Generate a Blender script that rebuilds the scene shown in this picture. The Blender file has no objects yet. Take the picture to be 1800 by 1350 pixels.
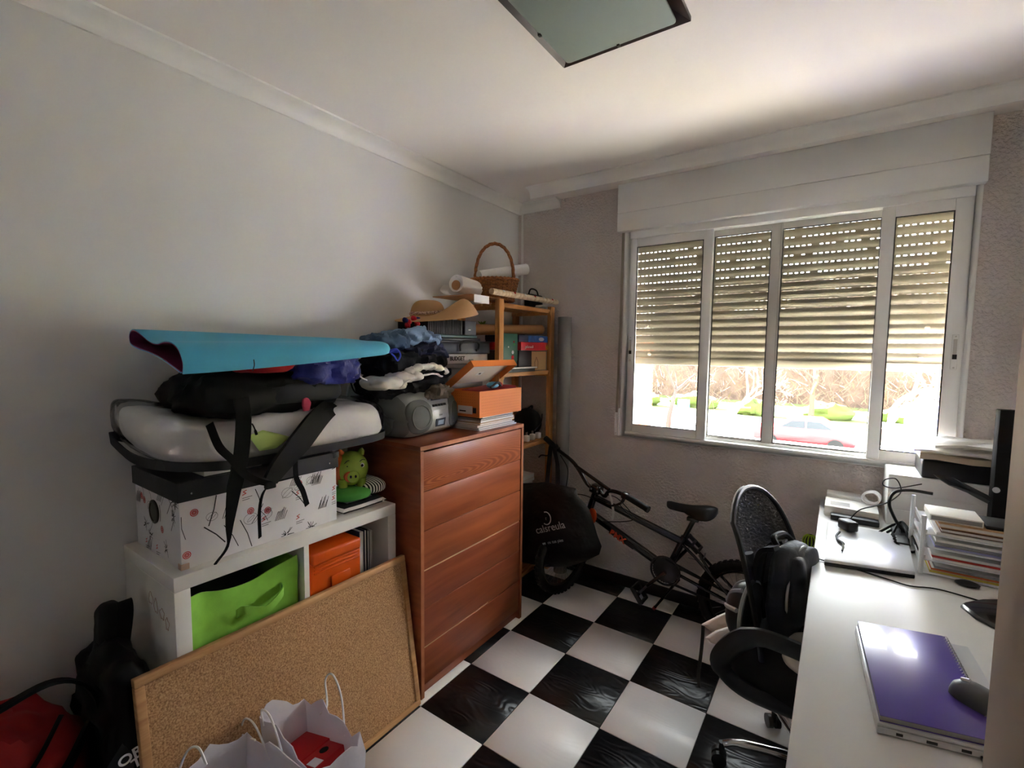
import bpy, bmesh, math, random
from mathutils import Vector, Matrix, noise, Euler
# ------------------------------------------------------------------ camera, world, sun, exposure
SC = bpy.context.scene
COL = SC.collection
FPX, YAW, PIT, ROL = 829.115, -0.605416, -0.0753754, 0.0112006
CAM = Vector((1.84117, -2.71922, 1.45525))
_f = Vector((math.sin(YAW)*math.cos(PIT), math.cos(YAW)*math.cos(PIT), math.sin(PIT)))
_r = _f.cross(Vector((0, 0, 1))).normalized()
_u = _r.cross(_f)
RR = _r*math.cos(ROL) + _u*math.sin(ROL)
UU = -_r*math.sin(ROL) + _u*math.cos(ROL)
cd = bpy.data.cameras.new('camera')
cd.sensor_width = 36.0
cd.lens = FPX/1800*36
cd.clip_start = 0.05
cd.clip_end = 300
cam = bpy.data.objects.new('camera', cd)
COL.objects.link(cam)
cam.matrix_world = Matrix(((RR.x, UU.x, -_f.x, CAM.x), (RR.y, UU.y, -_f.y, CAM.y), (RR.z, UU.z, -_f.z, CAM.z), (0, 0, 0, 1)))
SC.camera = cam

SC.view_settings.view_transform = 'Standard'
SC.view_settings.look = 'None'
SC.view_settings.gamma = 1
SC.view_settings.use_curve_mapping = False
SC.view_settings.exposure = 4.75
SC.cycles.use_denoising = True
SC.cycles.max_bounces = 14
SC.cycles.diffuse_bounces = 9
SC.cycles.transparent_max_bounces = 16
SC.cycles.caustics_reflective = False
SC.cycles.caustics_refractive = False
SC.cycles.sample_clamp_indirect = 15.0

W = bpy.data.worlds.new('sky'); SC.world = W; W.use_nodes = True
_b = W.node_tree.nodes['Background']
_b.inputs[0].default_value = (0.93, 0.96, 1.0, 1)
_b.inputs[1].default_value = 0.8
sd = bpy.data.lights.new('sun', 'SUN'); sd.energy = 42.0; sd.angle = 0.01; sd.color = (1, .95, .86)
sun = bpy.data.objects.new('sun', sd); COL.objects.link(sun)
sun.rotation_euler = Vector((-2.0, 1.0, 1.3)).to_track_quat('Z', 'Y').to_euler()
pd = bpy.data.lights.new('window_portal', 'AREA'); pd.shape = 'RECTANGLE'; pd.size = 1.46; pd.size_y = 0.42
pd.cycles.is_portal = True
po = bpy.data.objects.new('window_portal', pd); COL.objects.link(po)
po.location = (1.525, 0.27, 1.165); po.rotation_euler = (math.radians(-90), 0, 0)

# ------------------------------------------------------------------ helpers
def px(x, y, ax, val):
    """point where the photo pixel's ray meets the plane axis = val"""
    d = RR*((x-900)/FPX) + UU*(-(y-675)/FPX) + _f
    t = (val-CAM[ax])/d[ax]
    return CAM + d*t
R = math.radians
ORG = {}
def lin(c):
    return tuple(((v/255)/12.92 if v/255 <= .04045 else ((v/255+.055)/1.055)**2.4) for v in c)
MATS = {}
def mat(name, rgb, rough=.55, metal=0., spec=.4, var=None, bump=None, transl=0., alpha=1., coat=0., sheen=0., emis=0.):
    m = bpy.data.materials.new(name); m.use_nodes = True; MATS[name] = m
    nt = m.node_tree; N = nt.nodes; L = nt.links; b = N['Principled BSDF']
    c = lin(rgb)+(1,)
    b.inputs['Base Color'].default_value = c
    b.inputs['Roughness'].default_value = rough
    b.inputs['Metallic'].default_value = metal
    b.inputs['Specular IOR Level'].default_value = spec
    b.inputs['Coat Weight'].default_value = coat
    b.inputs['Sheen Weight'].default_value = sheen
    b.inputs['Alpha'].default_value = alpha
    tc = N.new('ShaderNodeTexCoord')
    if var:
        sc, amt = var[0], var[1]
        n = N.new('ShaderNodeTexNoise'); n.inputs['Scale'].default_value = sc; n.inputs['Detail'].default_value = 5
        L.new(tc.outputs['Object'], n.inputs['Vector'])
        mx = N.new('ShaderNodeMix'); mx.data_type = 'RGBA'
        c2 = lin(var[2])+(1,) if len(var) > 2 else tuple(min(1, v*(1+amt)) for v in c[:3])+(1,)
        c1 = c if len(var) > 2 else tuple(v*(1-amt) for v in c[:3])+(1,)
        mx.inputs[6].default_value = c1; mx.inputs[7].default_value = c2
        rp = N.new('ShaderNodeValToRGB'); rp.color_ramp.elements[0].position = .35; rp.color_ramp.elements[1].position = .65
        L.new(n.outputs['Fac'], rp.inputs[0]); L.new(rp.outputs[0], mx.inputs[0]); L.new(mx.outputs[2], b.inputs['Base Color'])
    if bump:
        n2 = N.new('ShaderNodeTexNoise'); n2.inputs['Scale'].default_value = bump[0]; n2.inputs['Detail'].default_value = 3
        L.new(tc.outputs['Object'], n2.inputs['Vector'])
        bp = N.new('ShaderNodeBump'); bp.inputs['Strength'].default_value = bump[1]; bp.inputs['Distance'].default_value = bump[2] if len(bump) > 2 else .005
        L.new(n2.outputs['Fac'], bp.inputs['Height']); L.new(bp.outputs[0], b.inputs['Normal'])
    if transl:
        t = N.new('ShaderNodeBsdfTranslucent'); t.inputs[0].default_value = c
        ms = N.new('ShaderNodeMixShader'); ms.inputs[0].default_value = transl
        L.new(b.outputs[0], ms.inputs[1]); L.new(t.outputs[0], ms.inputs[2]); L.new(ms.outputs[0], N['Material Output'].inputs[0])
    return m
def nodes_of(m): return m.node_tree.nodes, m.node_tree.links, m.node_tree.nodes['Principled BSDF']
def wood(name, dark, light, axis_scale, rough=.35, dist=6., spec=.4):
    m = mat(name, dark, rough, spec=spec); N, L, b = nodes_of(m)
    tc = N.new('ShaderNodeTexCoord'); mp = N.new('ShaderNodeMapping'); mp.inputs['Scale'].default_value = axis_scale
    L.new(tc.outputs['Object'], mp.inputs[0])
    n = N.new('ShaderNodeTexNoise'); n.inputs['Scale'].default_value = 1.; n.inputs['Detail'].default_value = 7; n.inputs['Distortion'].default_value = dist*.15
    L.new(mp.outputs[0], n.inputs['Vector'])
    rp = N.new('ShaderNodeValToRGB'); e = rp.color_ramp.elements
    e[0].position = .3; e[0].color = lin(dark)+(1,); e[1].position = .72; e[1].color = lin(light)+(1,)
    L.new(n.outputs['Fac'], rp.inputs[0]); L.new(rp.outputs[0], b.inputs['Base Color'])
    return m
class MB:
    def __init__(s): s.v = []; s.f = []; s.M = Matrix()
    def add(s, vs, fs):
        n = len(s.v); s.v += [s.M @ Vector(v) for v in vs]; s.f += [tuple(i+n for i in f) for f in fs]; return s
    def box(s, x0, x1, y0, y1, z0, z1):
        return s.add([(x0,y0,z0),(x1,y0,z0),(x1,y1,z0),(x0,y1,z0),(x0,y0,z1),(x1,y0,z1),(x1,y1,z1),(x0,y1,z1)],
                     [(0,3,2,1),(4,5,6,7),(0,1,5,4),(1,2,6,5),(2,3,7,6),(3,0,4,7)])
    def bar(s, a, b, w, h, up=(0,0,1)):
        a = Vector(a); b = Vector(b); d = (b-a).normalized(); u = Vector(up); sd = d.cross(u).normalized(); u = sd.cross(d)
        q = [p+sd*i*w/2+u*j*h/2 for p in (a, b) for i, j in ((-1,-1),(1,-1),(1,1),(-1,1))]
        return s.add(q, [(0,1,2,3),(7,6,5,4),(0,4,5,1),(1,5,6,2),(2,6,7,3),(3,7,4,0)])
    def prism(s, poly, ax, a0, a1):
        n = len(poly)
        def P(p, a): return (a, p[0], p[1]) if ax == 'x' else (p[0], a, p[1]) if ax == 'y' else (p[0], p[1], a)
        vs = [P(p, a0) for p in poly]+[P(p, a1) for p in poly]
        return s.add(vs, [tuple(range(n)), tuple(range(2*n-1, n-1, -1))]+[(i, (i+1) % n, (i+1) % n+n, i+n) for i in range(n)])
    def loft(s, rings, closed_ends=True, closed_ring=True):
        n = len(rings[0]); vs = [p for r in rings for p in r]; fs = []
        for k in range(len(rings)-1):
            for i in range(n if closed_ring else n-1):
                j = (i+1) % n
                fs.append((k*n+i, k*n+j, (k+1)*n+j, (k+1)*n+i))
        if closed_ends and closed_ring: fs += [tuple(range(n-1, -1, -1)), tuple(range((len(rings)-1)*n, len(rings)*n))]
        return s.add(vs, fs)
    def tube(s, pts, r, n=8, closed=False, flat=1.0, up=None):
        pts = [Vector(p) for p in pts]; m = len(pts); rings = []
        rr = r if isinstance(r, (list, tuple)) else [r]*m
        nv = None
        for i, p in enumerate(pts):
            a = pts[(i-1) % m] if (closed or i > 0) else p
            b = pts[(i+1) % m] if (closed or i < m-1) else p
            t = (b-a).normalized() if (b-a).length > 1e-9 else Vector((0,0,1))
            if nv is None:
                h = Vector(up) if up else (Vector((0,0,1)) if abs(t.z) < .9 else Vector((1,0,0)))
                nv = (h-t*h.dot(t)).normalized()
            else:
                nv = (nv-t*nv.dot(t)); nv = nv.normalized() if nv.length > 1e-6 else Vector((1,0,0))
            bv = t.cross(nv)
            rings.append([p+(nv*math.cos(2*math.pi*k/n)*flat+bv*math.sin(2*math.pi*k/n))*rr[i] for k in range(n)])
        if closed:
            rings.append(rings[0]); return s.loft(rings, closed_ends=False)
        return s.loft(rings)
    def lathe(s, prof, n=20, c=(0,0,0)):
        c = Vector(c)
        return s.loft([[c+Vector((r*math.cos(2*math.pi*k/n), r*math.sin(2*math.pi*k/n), z)) for k in range(n)] for r, z in prof])
    def ell(s, c, r, n=16, m=10):
        c = Vector(c); rings = []
        for i in range(m+1):
            a = -math.pi/2+math.pi*i/m; q = max(math.cos(a), .02)
            rings.append([c+Vector((r[0]*q*math.cos(2*math.pi*k/n), r[1]*q*math.sin(2*math.pi*k/n), r[2]*math.sin(a))) for k in range(n)])
        return s.loft(rings)
    def ribbon(s, pts, w, t=.003):
        """flat strap through pts; w = half width vector (or list)"""
        m = len(pts); ws = w if isinstance(w, list) else [Vector(w)]*m; rings = []
        for i, p in enumerate(pts):
            p = Vector(p); a = Vector(pts[max(i-1,0)]); b = Vector(pts[min(i+1,m-1)]); d = (b-a).normalized()
            ww = Vector(ws[i]); nn = d.cross(ww).normalized()*t/2
            rings.append([p-ww-nn, p+ww-nn, p+ww+nn, p-ww+nn])
        return s.loft(rings)
    def blob(s, c, sz, seed=0, amp=.015, fs=7., p=2.6, rz=0., nu=44, nv=24, bottom=.75, fold=(1,1,1), crease=0.):
        """lumpy folded cloth / soft body: super-ellipsoid with creased noise"""
        c = Vector(c); rm = Matrix.Rotation(rz, 3, 'Z'); rings = []
        for i in range(nv+1):
            th = -math.pi/2+math.pi*i/nv; ring = []
            for k in range(nu):
                ph = 2*math.pi*k/nu
                def g(x): return math.copysign(abs(x)**(2/p), x)
                d = Vector((g(math.cos(th))*g(math.cos(ph)), g(math.cos(th))*g(math.sin(ph)), math.copysign(abs(math.sin(th))**(2/p), math.sin(th))))
                q = Vector((d.x*sz[0], d.y*sz[1], d.z*sz[2]))
                v = Vector((q.x*fold[0], q.y*fold[1], q.z*fold[2]))*fs+Vector((seed*7.3, seed*3.1, seed))
                n = noise.noise(v)+.5*noise.noise(v*2.1)-.7*abs(noise.noise(v*1.4+Vector((9,4,2))))
                if crease:
                    w1 = v*1.1+Vector((noise.noise(v*.8), noise.noise(v*.8+Vector((3,1,7))), noise.noise(v*.8+Vector((8,2,1)))))*1.6
                    n += crease*(1.1*abs(noise.noise(w1))+.8*abs(noise.noise(w1*2.1+Vector((4,4,4))))-.45)
                q += d.normalized()*n*amp
                q.z = max(q.z, -sz[2]*bottom)
                ring.append(c+rm @ q)
            rings.append(ring)
        return s.loft(rings)
    def pillowed(s, outline, nrm, t_front, t_back=None, k=6):
        """closed soft slab from a star-shaped outline (3D points), swelling along +-nrm"""
        nrm = Vector(nrm).normalized(); t_back = t_front if t_back is None else t_back
        o = [Vector(p) for p in outline]; c = sum(o, Vector())/len(o); rings = []
        for i in range(-k, k+1):
            sc = 1-abs(i)/k*.97; h = math.sqrt(max(0, 1-sc**2.5))
            off = nrm*(h*(t_front if i > 0 else -t_back))
            rings.append([c+(p-c)*sc+off for p in o])
        return s.loft(rings)
    def build(s, name, m, parent=None, smooth=False, bevel=0, ang=38, seg=2):
        org = ORG[parent.name] if parent else Vector()
        if parent is None and s.v:
            xs = [v.x for v in s.v]; ys = [v.y for v in s.v]; zs = [v.z for v in s.v]
            org = Vector(((min(xs)+max(xs))/2, (min(ys)+max(ys))/2, min(zs)))
        me = bpy.data.meshes.new(name); bm = bmesh.new()
        bv = [bm.verts.new(v-org) for v in s.v]
        for f in s.f:
            try: bm.faces.new([bv[i] for i in f])
            except ValueError: pass
        bmesh.ops.remove_doubles(bm, verts=bm.verts, dist=1e-5)
        bmesh.ops.recalc_face_normals(bm, faces=bm.faces)
        if bevel:
            es = [e for e in bm.edges if len(e.link_faces) == 2 and e.calc_face_angle(0) > R(ang)]
            bmesh.ops.bevel(bm, geom=es, offset=bevel, segments=seg, affect='EDGES', profile=.5, clamp_overlap=True)
        if smooth or bevel:
            for f in bm.faces: f.smooth = True
            for e in bm.edges:
                if len(e.link_faces) == 2 and e.calc_face_angle(0) > R(ang if not bevel else 50): e.smooth = False
        bm.to_mesh(me); bm.free(); me.update()
        me.materials.append(m if not isinstance(m, str) else MATS[m])
        o = bpy.data.objects.new(name, me); COL.objects.link(o)
        if parent: o.parent = parent; ORG[o.name] = org
        else: o.location = org; ORG[o.name] = org
        return o
def tag(o, label=None, cat=None, group=None, kind=None):
    if label: o['label'] = label
    if cat: o['category'] = cat
    if group: o['group'] = group
    if kind: o['kind'] = kind
    return o
def thing(name, label, cat, loc, group=None):
    o = bpy.data.objects.new(name, None); COL.objects.link(o); o.location = loc; o.empty_display_size = .05
    ORG[o.name] = Vector(loc); return tag(o, label, cat, group)
def struct(name, mb, m, parent=None, bevel=0, smooth=False):
    o = mb.build(name, m, parent, bevel=bevel, smooth=smooth)
    if not parent: o['kind'] = 'structure'
    return o
def copy_part(src, parent, loc):
    o = src.copy(); COL.objects.link(o); o.parent = parent; o.location = loc; return o
def text(name, s, size, origin, xdir, ydir, m, parent, ext=.0006, align='LEFT', bold=0.):
    cu = bpy.data.curves.new(name, 'FONT'); cu.body = s; cu.size = size; cu.extrude = ext; cu.align_x = align; cu.offset = bold
    to = bpy.data.objects.new(name, cu); COL.objects.link(to)
    me = bpy.data.meshes.new_from_object(to)
    bpy.data.objects.remove(to); bpy.data.curves.remove(cu)
    X = Vector(xdir).normalized(); Y = Vector(ydir); Y = (Y-X*Y.dot(X)).normalized(); Z = X.cross(Y)
    M = Matrix(((X.x,Y.x,Z.x,origin[0]),(X.y,Y.y,Z.y,origin[1]),(X.z,Y.z,Z.z,origin[2]),(0,0,0,1)))
    me.transform(M); me.transform(Matrix.Translation(-ORG[parent.name]))
    me.materials.clear(); me.materials.append(MATS[m] if isinstance(m, str) else m)
    o = bpy.data.objects.new(name, me); COL.objects.link(o); o.parent = parent; ORG[o.name] = ORG[parent.name]
    return o
def bez(pts, n=8):
    """Catmull-Rom through points"""
    P = [Vector(p) for p in pts]; P = [P[0]*2-P[1]]+P+[P[-1]*2-P[-2]]; out = []
    for i in range(1, len(P)-2):
        for k in range(n):
            t = k/n; a, b, c, d = P[i-1:i+3]
            out.append(.5*((2*b)+(c-a)*t+(2*a-5*b+4*c-d)*t*t+(3*b-a-3*c+d)*t**3))
    out.append(P[-2]); return out
def V(*a): return Vector(a)
# ------------------------------------------------------------------ materials
mat('wall_paint', (222,221,219), .8, var=(2.2,.02), bump=(160,.06,.002))
mat('ceiling_paint', (240,236,233), .85, bump=(120,.05,.002))
mat('plaster_white', (236,235,232), .6)
m = mat('stucco', (216,208,204), .75); N, L, b = nodes_of(m)
tc = N.new('ShaderNodeTexCoord'); n1 = N.new('ShaderNodeTexNoise'); n1.inputs['Scale'].default_value = 72; n1.inputs['Detail'].default_value = 4; n1.inputs['Distortion'].default_value = .25
L.new(tc.outputs['Object'], n1.inputs['Vector']); rp = N.new('ShaderNodeValToRGB'); rp.color_ramp.elements[0].position = .40; rp.color_ramp.elements[1].position = .68
L.new(n1.outputs['Fac'], rp.inputs[0]); bp = N.new('ShaderNodeBump'); bp.inputs['Strength'].default_value = .8; bp.inputs['Distance'].default_value = .006
L.new(rp.outputs[0], bp.inputs['Height']); L.new(bp.outputs[0], b.inputs['Normal'])
def tile_mat(name, c, r, strength, veil):
    m = mat(name, c, r, spec=.5); N, L, b = nodes_of(m)
    tc = N.new('ShaderNodeTexCoord'); mp = N.new('ShaderNodeMapping'); mp.inputs['Scale'].default_value = (3.2, 9, 1)
    oi = N.new('ShaderNodeObjectInfo'); L.new(oi.outputs['Random'], mp.inputs['Location'])
    L.new(tc.outputs['Object'], mp.inputs[0])
    w = N.new('ShaderNodeTexNoise'); w.inputs['Scale'].default_value = 1.1; w.inputs['Detail'].default_value = 1.5; L.new(mp.outputs[0], w.inputs['Vector'])
    ml = N.new('ShaderNodeMath'); ml.operation = 'MULTIPLY'; ml.inputs[1].default_value = 70; L.new(w.outputs['Fac'], ml.inputs[0])
    sn = N.new('ShaderNodeMath'); sn.operation = 'SINE'; L.new(ml.outputs[0], sn.inputs[0])
    bp = N.new('ShaderNodeBump'); bp.inputs['Strength'].default_value = strength; bp.inputs['Distance'].default_value = .0015
    L.new(sn.outputs[0], bp.inputs['Height']); L.new(bp.outputs[0], b.inputs['Normal'])
    return m
tile_mat('tile_black', (17,17,20), .3, .35, 0)
tile_mat('tile_white', (238,236,236), .32, .07, 0)
mat('grout', (70,68,66), .9)
mat('pvc_white', (240,241,239), .35)
mat('pvc_grey', (206,204,198), .4)
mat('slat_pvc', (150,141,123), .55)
mat('sill_stone', (104,98,93), .8, var=(30,.1))
mat('black_base', (20,19,20), .5)
mat('beige_strap', (150,142,130), .8)
m = mat('glass', (255,255,255), .02); N, L, b = nodes_of(m)
tr = N.new('ShaderNodeBsdfTransparent'); gl = N.new('ShaderNodeBsdfGlossy'); gl.inputs['Roughness'].default_value = .02
lw = N.new('ShaderNodeFresnel'); lw.inputs[0].default_value = 1.12; ms = N.new('ShaderNodeMixShader'); tr.inputs[0].default_value = (.93,.95,.94,1)
L.new(lw.outputs[0], ms.inputs[0]); L.new(tr.outputs[0], ms.inputs[1]); L.new(gl.outputs[0], ms.inputs[2]); L.new(ms.outputs[0], N['Material Output'].inputs[0])
# clear plastic: mostly see-through, glossy
m = mat('clear_plastic', (255,255,255), .1); N, L, b = nodes_of(m)
tr = N.new('ShaderNodeBsdfTransparent'); gl = N.new('ShaderNodeBsdfGlossy'); gl.inputs['Roughness'].default_value = .12
tcn = N.new('ShaderNodeTexCoord'); nn = N.new('ShaderNodeTexNoise'); nn.inputs['Scale'].default_value = 14; L.new(tcn.outputs['Object'], nn.inputs['Vector'])
bpn = N.new('ShaderNodeBump'); bpn.inputs['Strength'].default_value = .6; bpn.inputs['Distance'].default_value = .02; L.new(nn.outputs['Fac'], bpn.inputs['Height']); L.new(bpn.outputs[0], gl.inputs['Normal'])
lw = N.new('ShaderNodeFresnel'); lw.inputs[0].default_value = 1.17; ms = N.new('ShaderNodeMixShader'); L.new(bpn.outputs[0], lw.inputs['Normal'])
L.new(lw.outputs[0], ms.inputs[0]); L.new(tr.outputs[0], ms.inputs[1]); L.new(gl.outputs[0], ms.inputs[2]); L.new(ms.outputs[0], N['Material Output'].inputs[0])

# ------------------------------------------------------------------ the room
CZ = 2.41; XR = 2.45; YF = -3.7
struct('wall_left', MB().box(-.12, 0, YF, .28, 0, 2.6), 'wall_paint')
wb = MB()
wb.box(0, .768, 0, .28, 0, 2.6); wb.box(2.287, XR, 0, .28, 0, 2.6); wb.box(.768, 2.287, 0, .28, 0, .935); wb.box(.768, 2.287, .19, .28, 2.16, 2.6); wb.box(.768, 2.287, 0, .19, 2.41, 2.6)
struct('wall_back', wb, 'stucco')
struct('wall_right', MB().box(XR, XR+.12, YF, .28, 0, 2.6), 'wall_paint')
struct('wall_front', MB().box(-.12, XR+.12, YF-.12, YF, 0, 2.6), 'wall_paint')
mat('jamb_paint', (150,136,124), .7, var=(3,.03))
struct('wall_entry', MB().box(2.024, XR, -2.06, -1.88, 0, CZ), 'jamb_paint', bevel=.004)
struct('ceiling', MB().box(0, XR, YF, 0, CZ, 2.6), 'ceiling_paint')
fl = struct('floor', MB().box(-.0, XR, YF, 0, -.12, -.006), 'grout')
TS = .32; GX, GY = .515, -1.43
proto = {}
for i in range(-2, 7):
    for j in range(-8, 5):
        x0, x1, y0, y1 = GX+i*TS, GX+(i+1)*TS, GY+j*TS, GY+(j+1)*TS
        x0, x1, y0, y1 = max(x0, .0), min(x1, XR), max(y0, YF), min(y1, 0)
        if x1-x0 < .01 or y1-y0 < .01: continue
        col = 'tile_black' if (i+j) % 2 == 0 else 'tile_white'
        key = (col, round(x1-x0, 3), round(y1-y0, 3)); g = .0011
        if key not in proto:
            hx, hy = (x1-x0)/2-g, (y1-y0)/2-g
            proto[key] = MB().box(-hx, hx, -hy, hy, -.006, 0).build('tile', col, fl, bevel=.0012, seg=1)
            o = proto[key]
            o.data.transform(Matrix.Translation(ORG[fl.name]))
        else:
            o = proto[key].copy(); COL.objects.link(o); o.parent = fl
        o.location = Vector(((x0+x1)/2, (y0+y1)/2, 0))-ORG[fl.name]
struct('baseboard_back', MB().box(0, XR, -.014, 0, 0, .068), 'black_base', bevel=.002)
struct('baseboard_left', MB().box(0, .014, YF, -.014, 0, .068), 'black_base', bevel=.002)
def cove(a, b, n=8):
    """concave profile from wall point (0,a) to ceiling point (b,0) measured from the corner"""
    pts = [(0, -a), (.010, -a), (.014, -a+.006)]
    x0, z0, x1, z1 = .016, -a+.010, b-.012, -.012
    for k in range(n+1):
        t = k/n*math.pi/2; pts.append((x0+(x1-x0)*(1-math.cos(t)), z0+(z1-z0)*math.sin(t)))
    return pts+[(b-.006, -.008), (b, -.008), (b, 0), (0, 0)]
pr = cove(.054, .076)
struct('trim_1', MB().prism([(x, CZ+z) for x, z in pr], 'y', YF, 0), 'plaster_white', smooth=True)
struct('trim_2', MB().prism([(-x, CZ+z) for x, z in pr], 'x', .0, .328), 'plaster_white', smooth=True)
pr2 = [(-.318, CZ), (-.318, CZ-.007), (-.308, CZ-.008)]+[(-.304+.036*math.sin(k/8*math.pi/2), CZ-.010-.040*(1-math.cos(k/8*math.pi/2))) for k in range(9)]+[(-.266, CZ-.058), (-.256, CZ-.058), (-.250, CZ)]
struct('trim_3', MB().prism(pr2, 'x', .262, XR), 'plaster_white', smooth=True)
struct('trim_4', MB().box(.028, .044, -.010, 0, .05, CZ-.054), 'plaster_white', bevel=.003)
pk = MB(); pk.tube([(.352, 0, 2.397), (.352, -.018, 2.397)], .006, 8); pk.tube([(.352, -.018, 2.397), (.352, -.024, 2.388)], .004, 6)
tag(pk.build('wall_hook', 'plaster_white', smooth=True), 'small white hook on grey wall just under the ceiling', 'hook')

# ------------------------------------------------------------------ window
win = bpy.data.objects.new('window_1', None); COL.objects.link(win); win.location = (1.527, 0, .935); ORG['window_1'] = Vector(win.location); win['kind'] = 'structure'
WX0, WX1, WZ0, WZ1 = .768, 2.287, .935, 2.16
fr = MB(); fr.box(WX0, WX0+.032, -.02, .075, WZ0, WZ1); fr.box(WX1-.022, WX1, -.02, .075, WZ0, WZ1)
fr.box(WX0+.032, WX1-.022, -.02, .075, WZ0, WZ0+.030); fr.box(WX0+.032, WX1-.022, -.02, .075, WZ1-.06, WZ1)
fr.build('window_frame', 'pvc_white', win, bevel=.003)
rl = MB(); rl.box(WX0+.03, WX1-.02, .022, .028, WZ0+.03, WZ0+.042); rl.build('track', 'pvc_white', win)
def sash(x0, x1, y, ls, rs, m, rb=.045, rt=.05):
    z0, z1 = WZ0+.030, WZ1-.058
    q = MB(); q.box(x0, x0+ls, y-.013, y+.013, z0, z1); q.box(x1-rs, x1, y-.013, y+.013, z0, z1)
    q.box(x0+ls, x1-rs, y-.012, y+.012, z0, z0+rb); q.box(x0+ls, x1-rs, y-.012, y+.012, z1-rt, z1)
    o = q.build('sash', m, win, bevel=.002)
    p = MB(); p.box(x0+ls-.004, x1-rs+.004, y-.003, y+.003, z0+rb-.004, z1-rt+.004); p.build('pane', 'glass', o)
    gk = MB()
    a, b2, c, d = x0+ls, x1-rs, z0+rb, z1-rt
    for s4 in ((a, a+.004, c, d), (b2-.004, b2, c, d), (a, b2, c, c+.004), (a, b2, d-.004, d)): gk.box(s4[0], s4[1], y-.0135, y-.008, s4[2], s4[3])
    gk.build('gasket', 'black_base', o)
    return o
sA = sash(.800, 1.256, .006, .040, .047, 'pvc_white')
sD = sash(1.966, 2.266, .006, .047, .058, 'pvc_white')
sB = sash(1.215, 1.568, .050, .040, .042, 'pvc_grey', .02, .035)
sC = sash(1.5685, 2.008, .050, .008, .040, 'pvc_grey', .016, .035)
def latch(x, z, s):
    q = MB(); q.box(x-.011, x+.011, -.013, -.006, z-.075, z+.075); o = q.build('latch_plate', 'pvc_white', s, bevel=.003)
    MB().box(x-.006, x+.006, -.0155, -.012, z-.012, z+.055).build('latch_slot', 'pvc_grey', o)
    MB().box(x-.007, x+.007, -.018, -.013, z-.030, z-.010).build('latch_button', 'black_base', o)
    MB().lathe([(.004, 0), (.004, .002)], 8, (0, 0, 0))
    for dz in (.066, -.066):
        t = MB(); t.M = Matrix.Translation((x, -.013, z+dz)) @ Matrix.Rotation(R(90), 4, 'X'); t.lathe([(.0035, 0), (.0035, .0015), (.001, .002)], 8); t.build('screw', 'pvc_grey', o)
latch(.819, 1.46, sA); latch(2.240, 1.46, sD)
# roller shutter: box, slats hanging outside the panes, bottom bar
sh = thing('roller_shutter', 'half-lowered beige roller shutter with white box above the window', 'shutter', (1.527, .1, 1.367))
MB().box(.733, 2.292, -.058, 0, 2.140, 2.245).build('box_panel', 'pvc_white', sh, bevel=.004)
MB().box(.733, 2.292, -.056, 0, 2.2465, CZ-.001).build('box_panel', 'pvc_white', sh, bevel=.002)
PITCH = .0458; random.seed(4)
SX0, SX1, SY = .775, 2.281, .150
def slat_mesh(gap, broken):
    q = MB(); h = PITCH-gap; n = 6
    prof = [(SY+.009-.006*math.sin(math.pi*k/n)-.0, h*k/n) for k in range(n+1)]
    prof += [(y+.006, z) for y, z in reversed(prof)]
    q.prism(prof, 'x', SX0, SX1)
    x = SX0
    while x < SX1:      # bridges between the light slots
        q.box(x, x+.0115, SY+.008, SY+.013, h-.001, PITCH+.001)
        x += .0255
        if broken and random.random() < .10: q.box(x-.0145, x+.001, SY+.008, SY+.013, h-.001, PITCH+.001)
    return q
z = 1.367+.040; k = 0; bank = []
while z < 2.24:
    gap = .0012 if k < 5 else .0022 if k < 9 else .0060
    q = slat_mesh(gap, k >= 4)
    q.v = [v+Vector((0, 0, z)) for v in q.v]
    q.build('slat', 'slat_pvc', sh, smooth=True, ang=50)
    z += PITCH; k += 1
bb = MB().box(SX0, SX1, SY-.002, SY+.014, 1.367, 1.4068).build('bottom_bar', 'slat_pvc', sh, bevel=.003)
mat('stopper', (205,190,170), .4)
for x, zz in ((.88, 1.43), (2.15, 1.43), (2.165, 1.57), (.86, 1.60)):
    t = MB(); t.M = Matrix.Translation((x, SY+.003, zz)) @ Matrix.Rotation(R(90), 4, 'X'); t.lathe([(.010, 0), (.010, .010), (.006, .014), (.001, .015)], 12); t.build('stopper', 'stopper', sh, smooth=True)
st = thing('shutter_strap', 'grey shutter pull strap running down to white wall winder beside the window', 'strap', (.752, -.02, .93))
MB().ribbon([(.757, -.018, 2.14), (.756, -.018, 1.6), (.751, -.018, 1.4), (.752, -.020, 1.30), (.747, -.018, 1.12), (.746, -.016, 1.05)], (.007, 0, 0), .002).build('strap_band', 'beige_strap', st)
wd = MB().box(.737, .757, -.026, 0, .935, 1.075).build('winder_case', 'pvc_white', st, bevel=.003)
MB().box(.758, .767, -.030, 0, .935, 1.10).build('winder_cover', 'pvc_white', st, bevel=.002)
t = MB(); t.M = Matrix.Translation((.747, -.026, .950)) @ Matrix.Rotation(R(90), 4, 'X'); t.lathe([(.004, 0), (.004, .002)], 10); t.build('screw', 'pvc_grey', wd)
MB().box(WX0, WX1, .075, .36, .905, .945).build('window_sill', 'sill_stone', win, bevel=.003)

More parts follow.
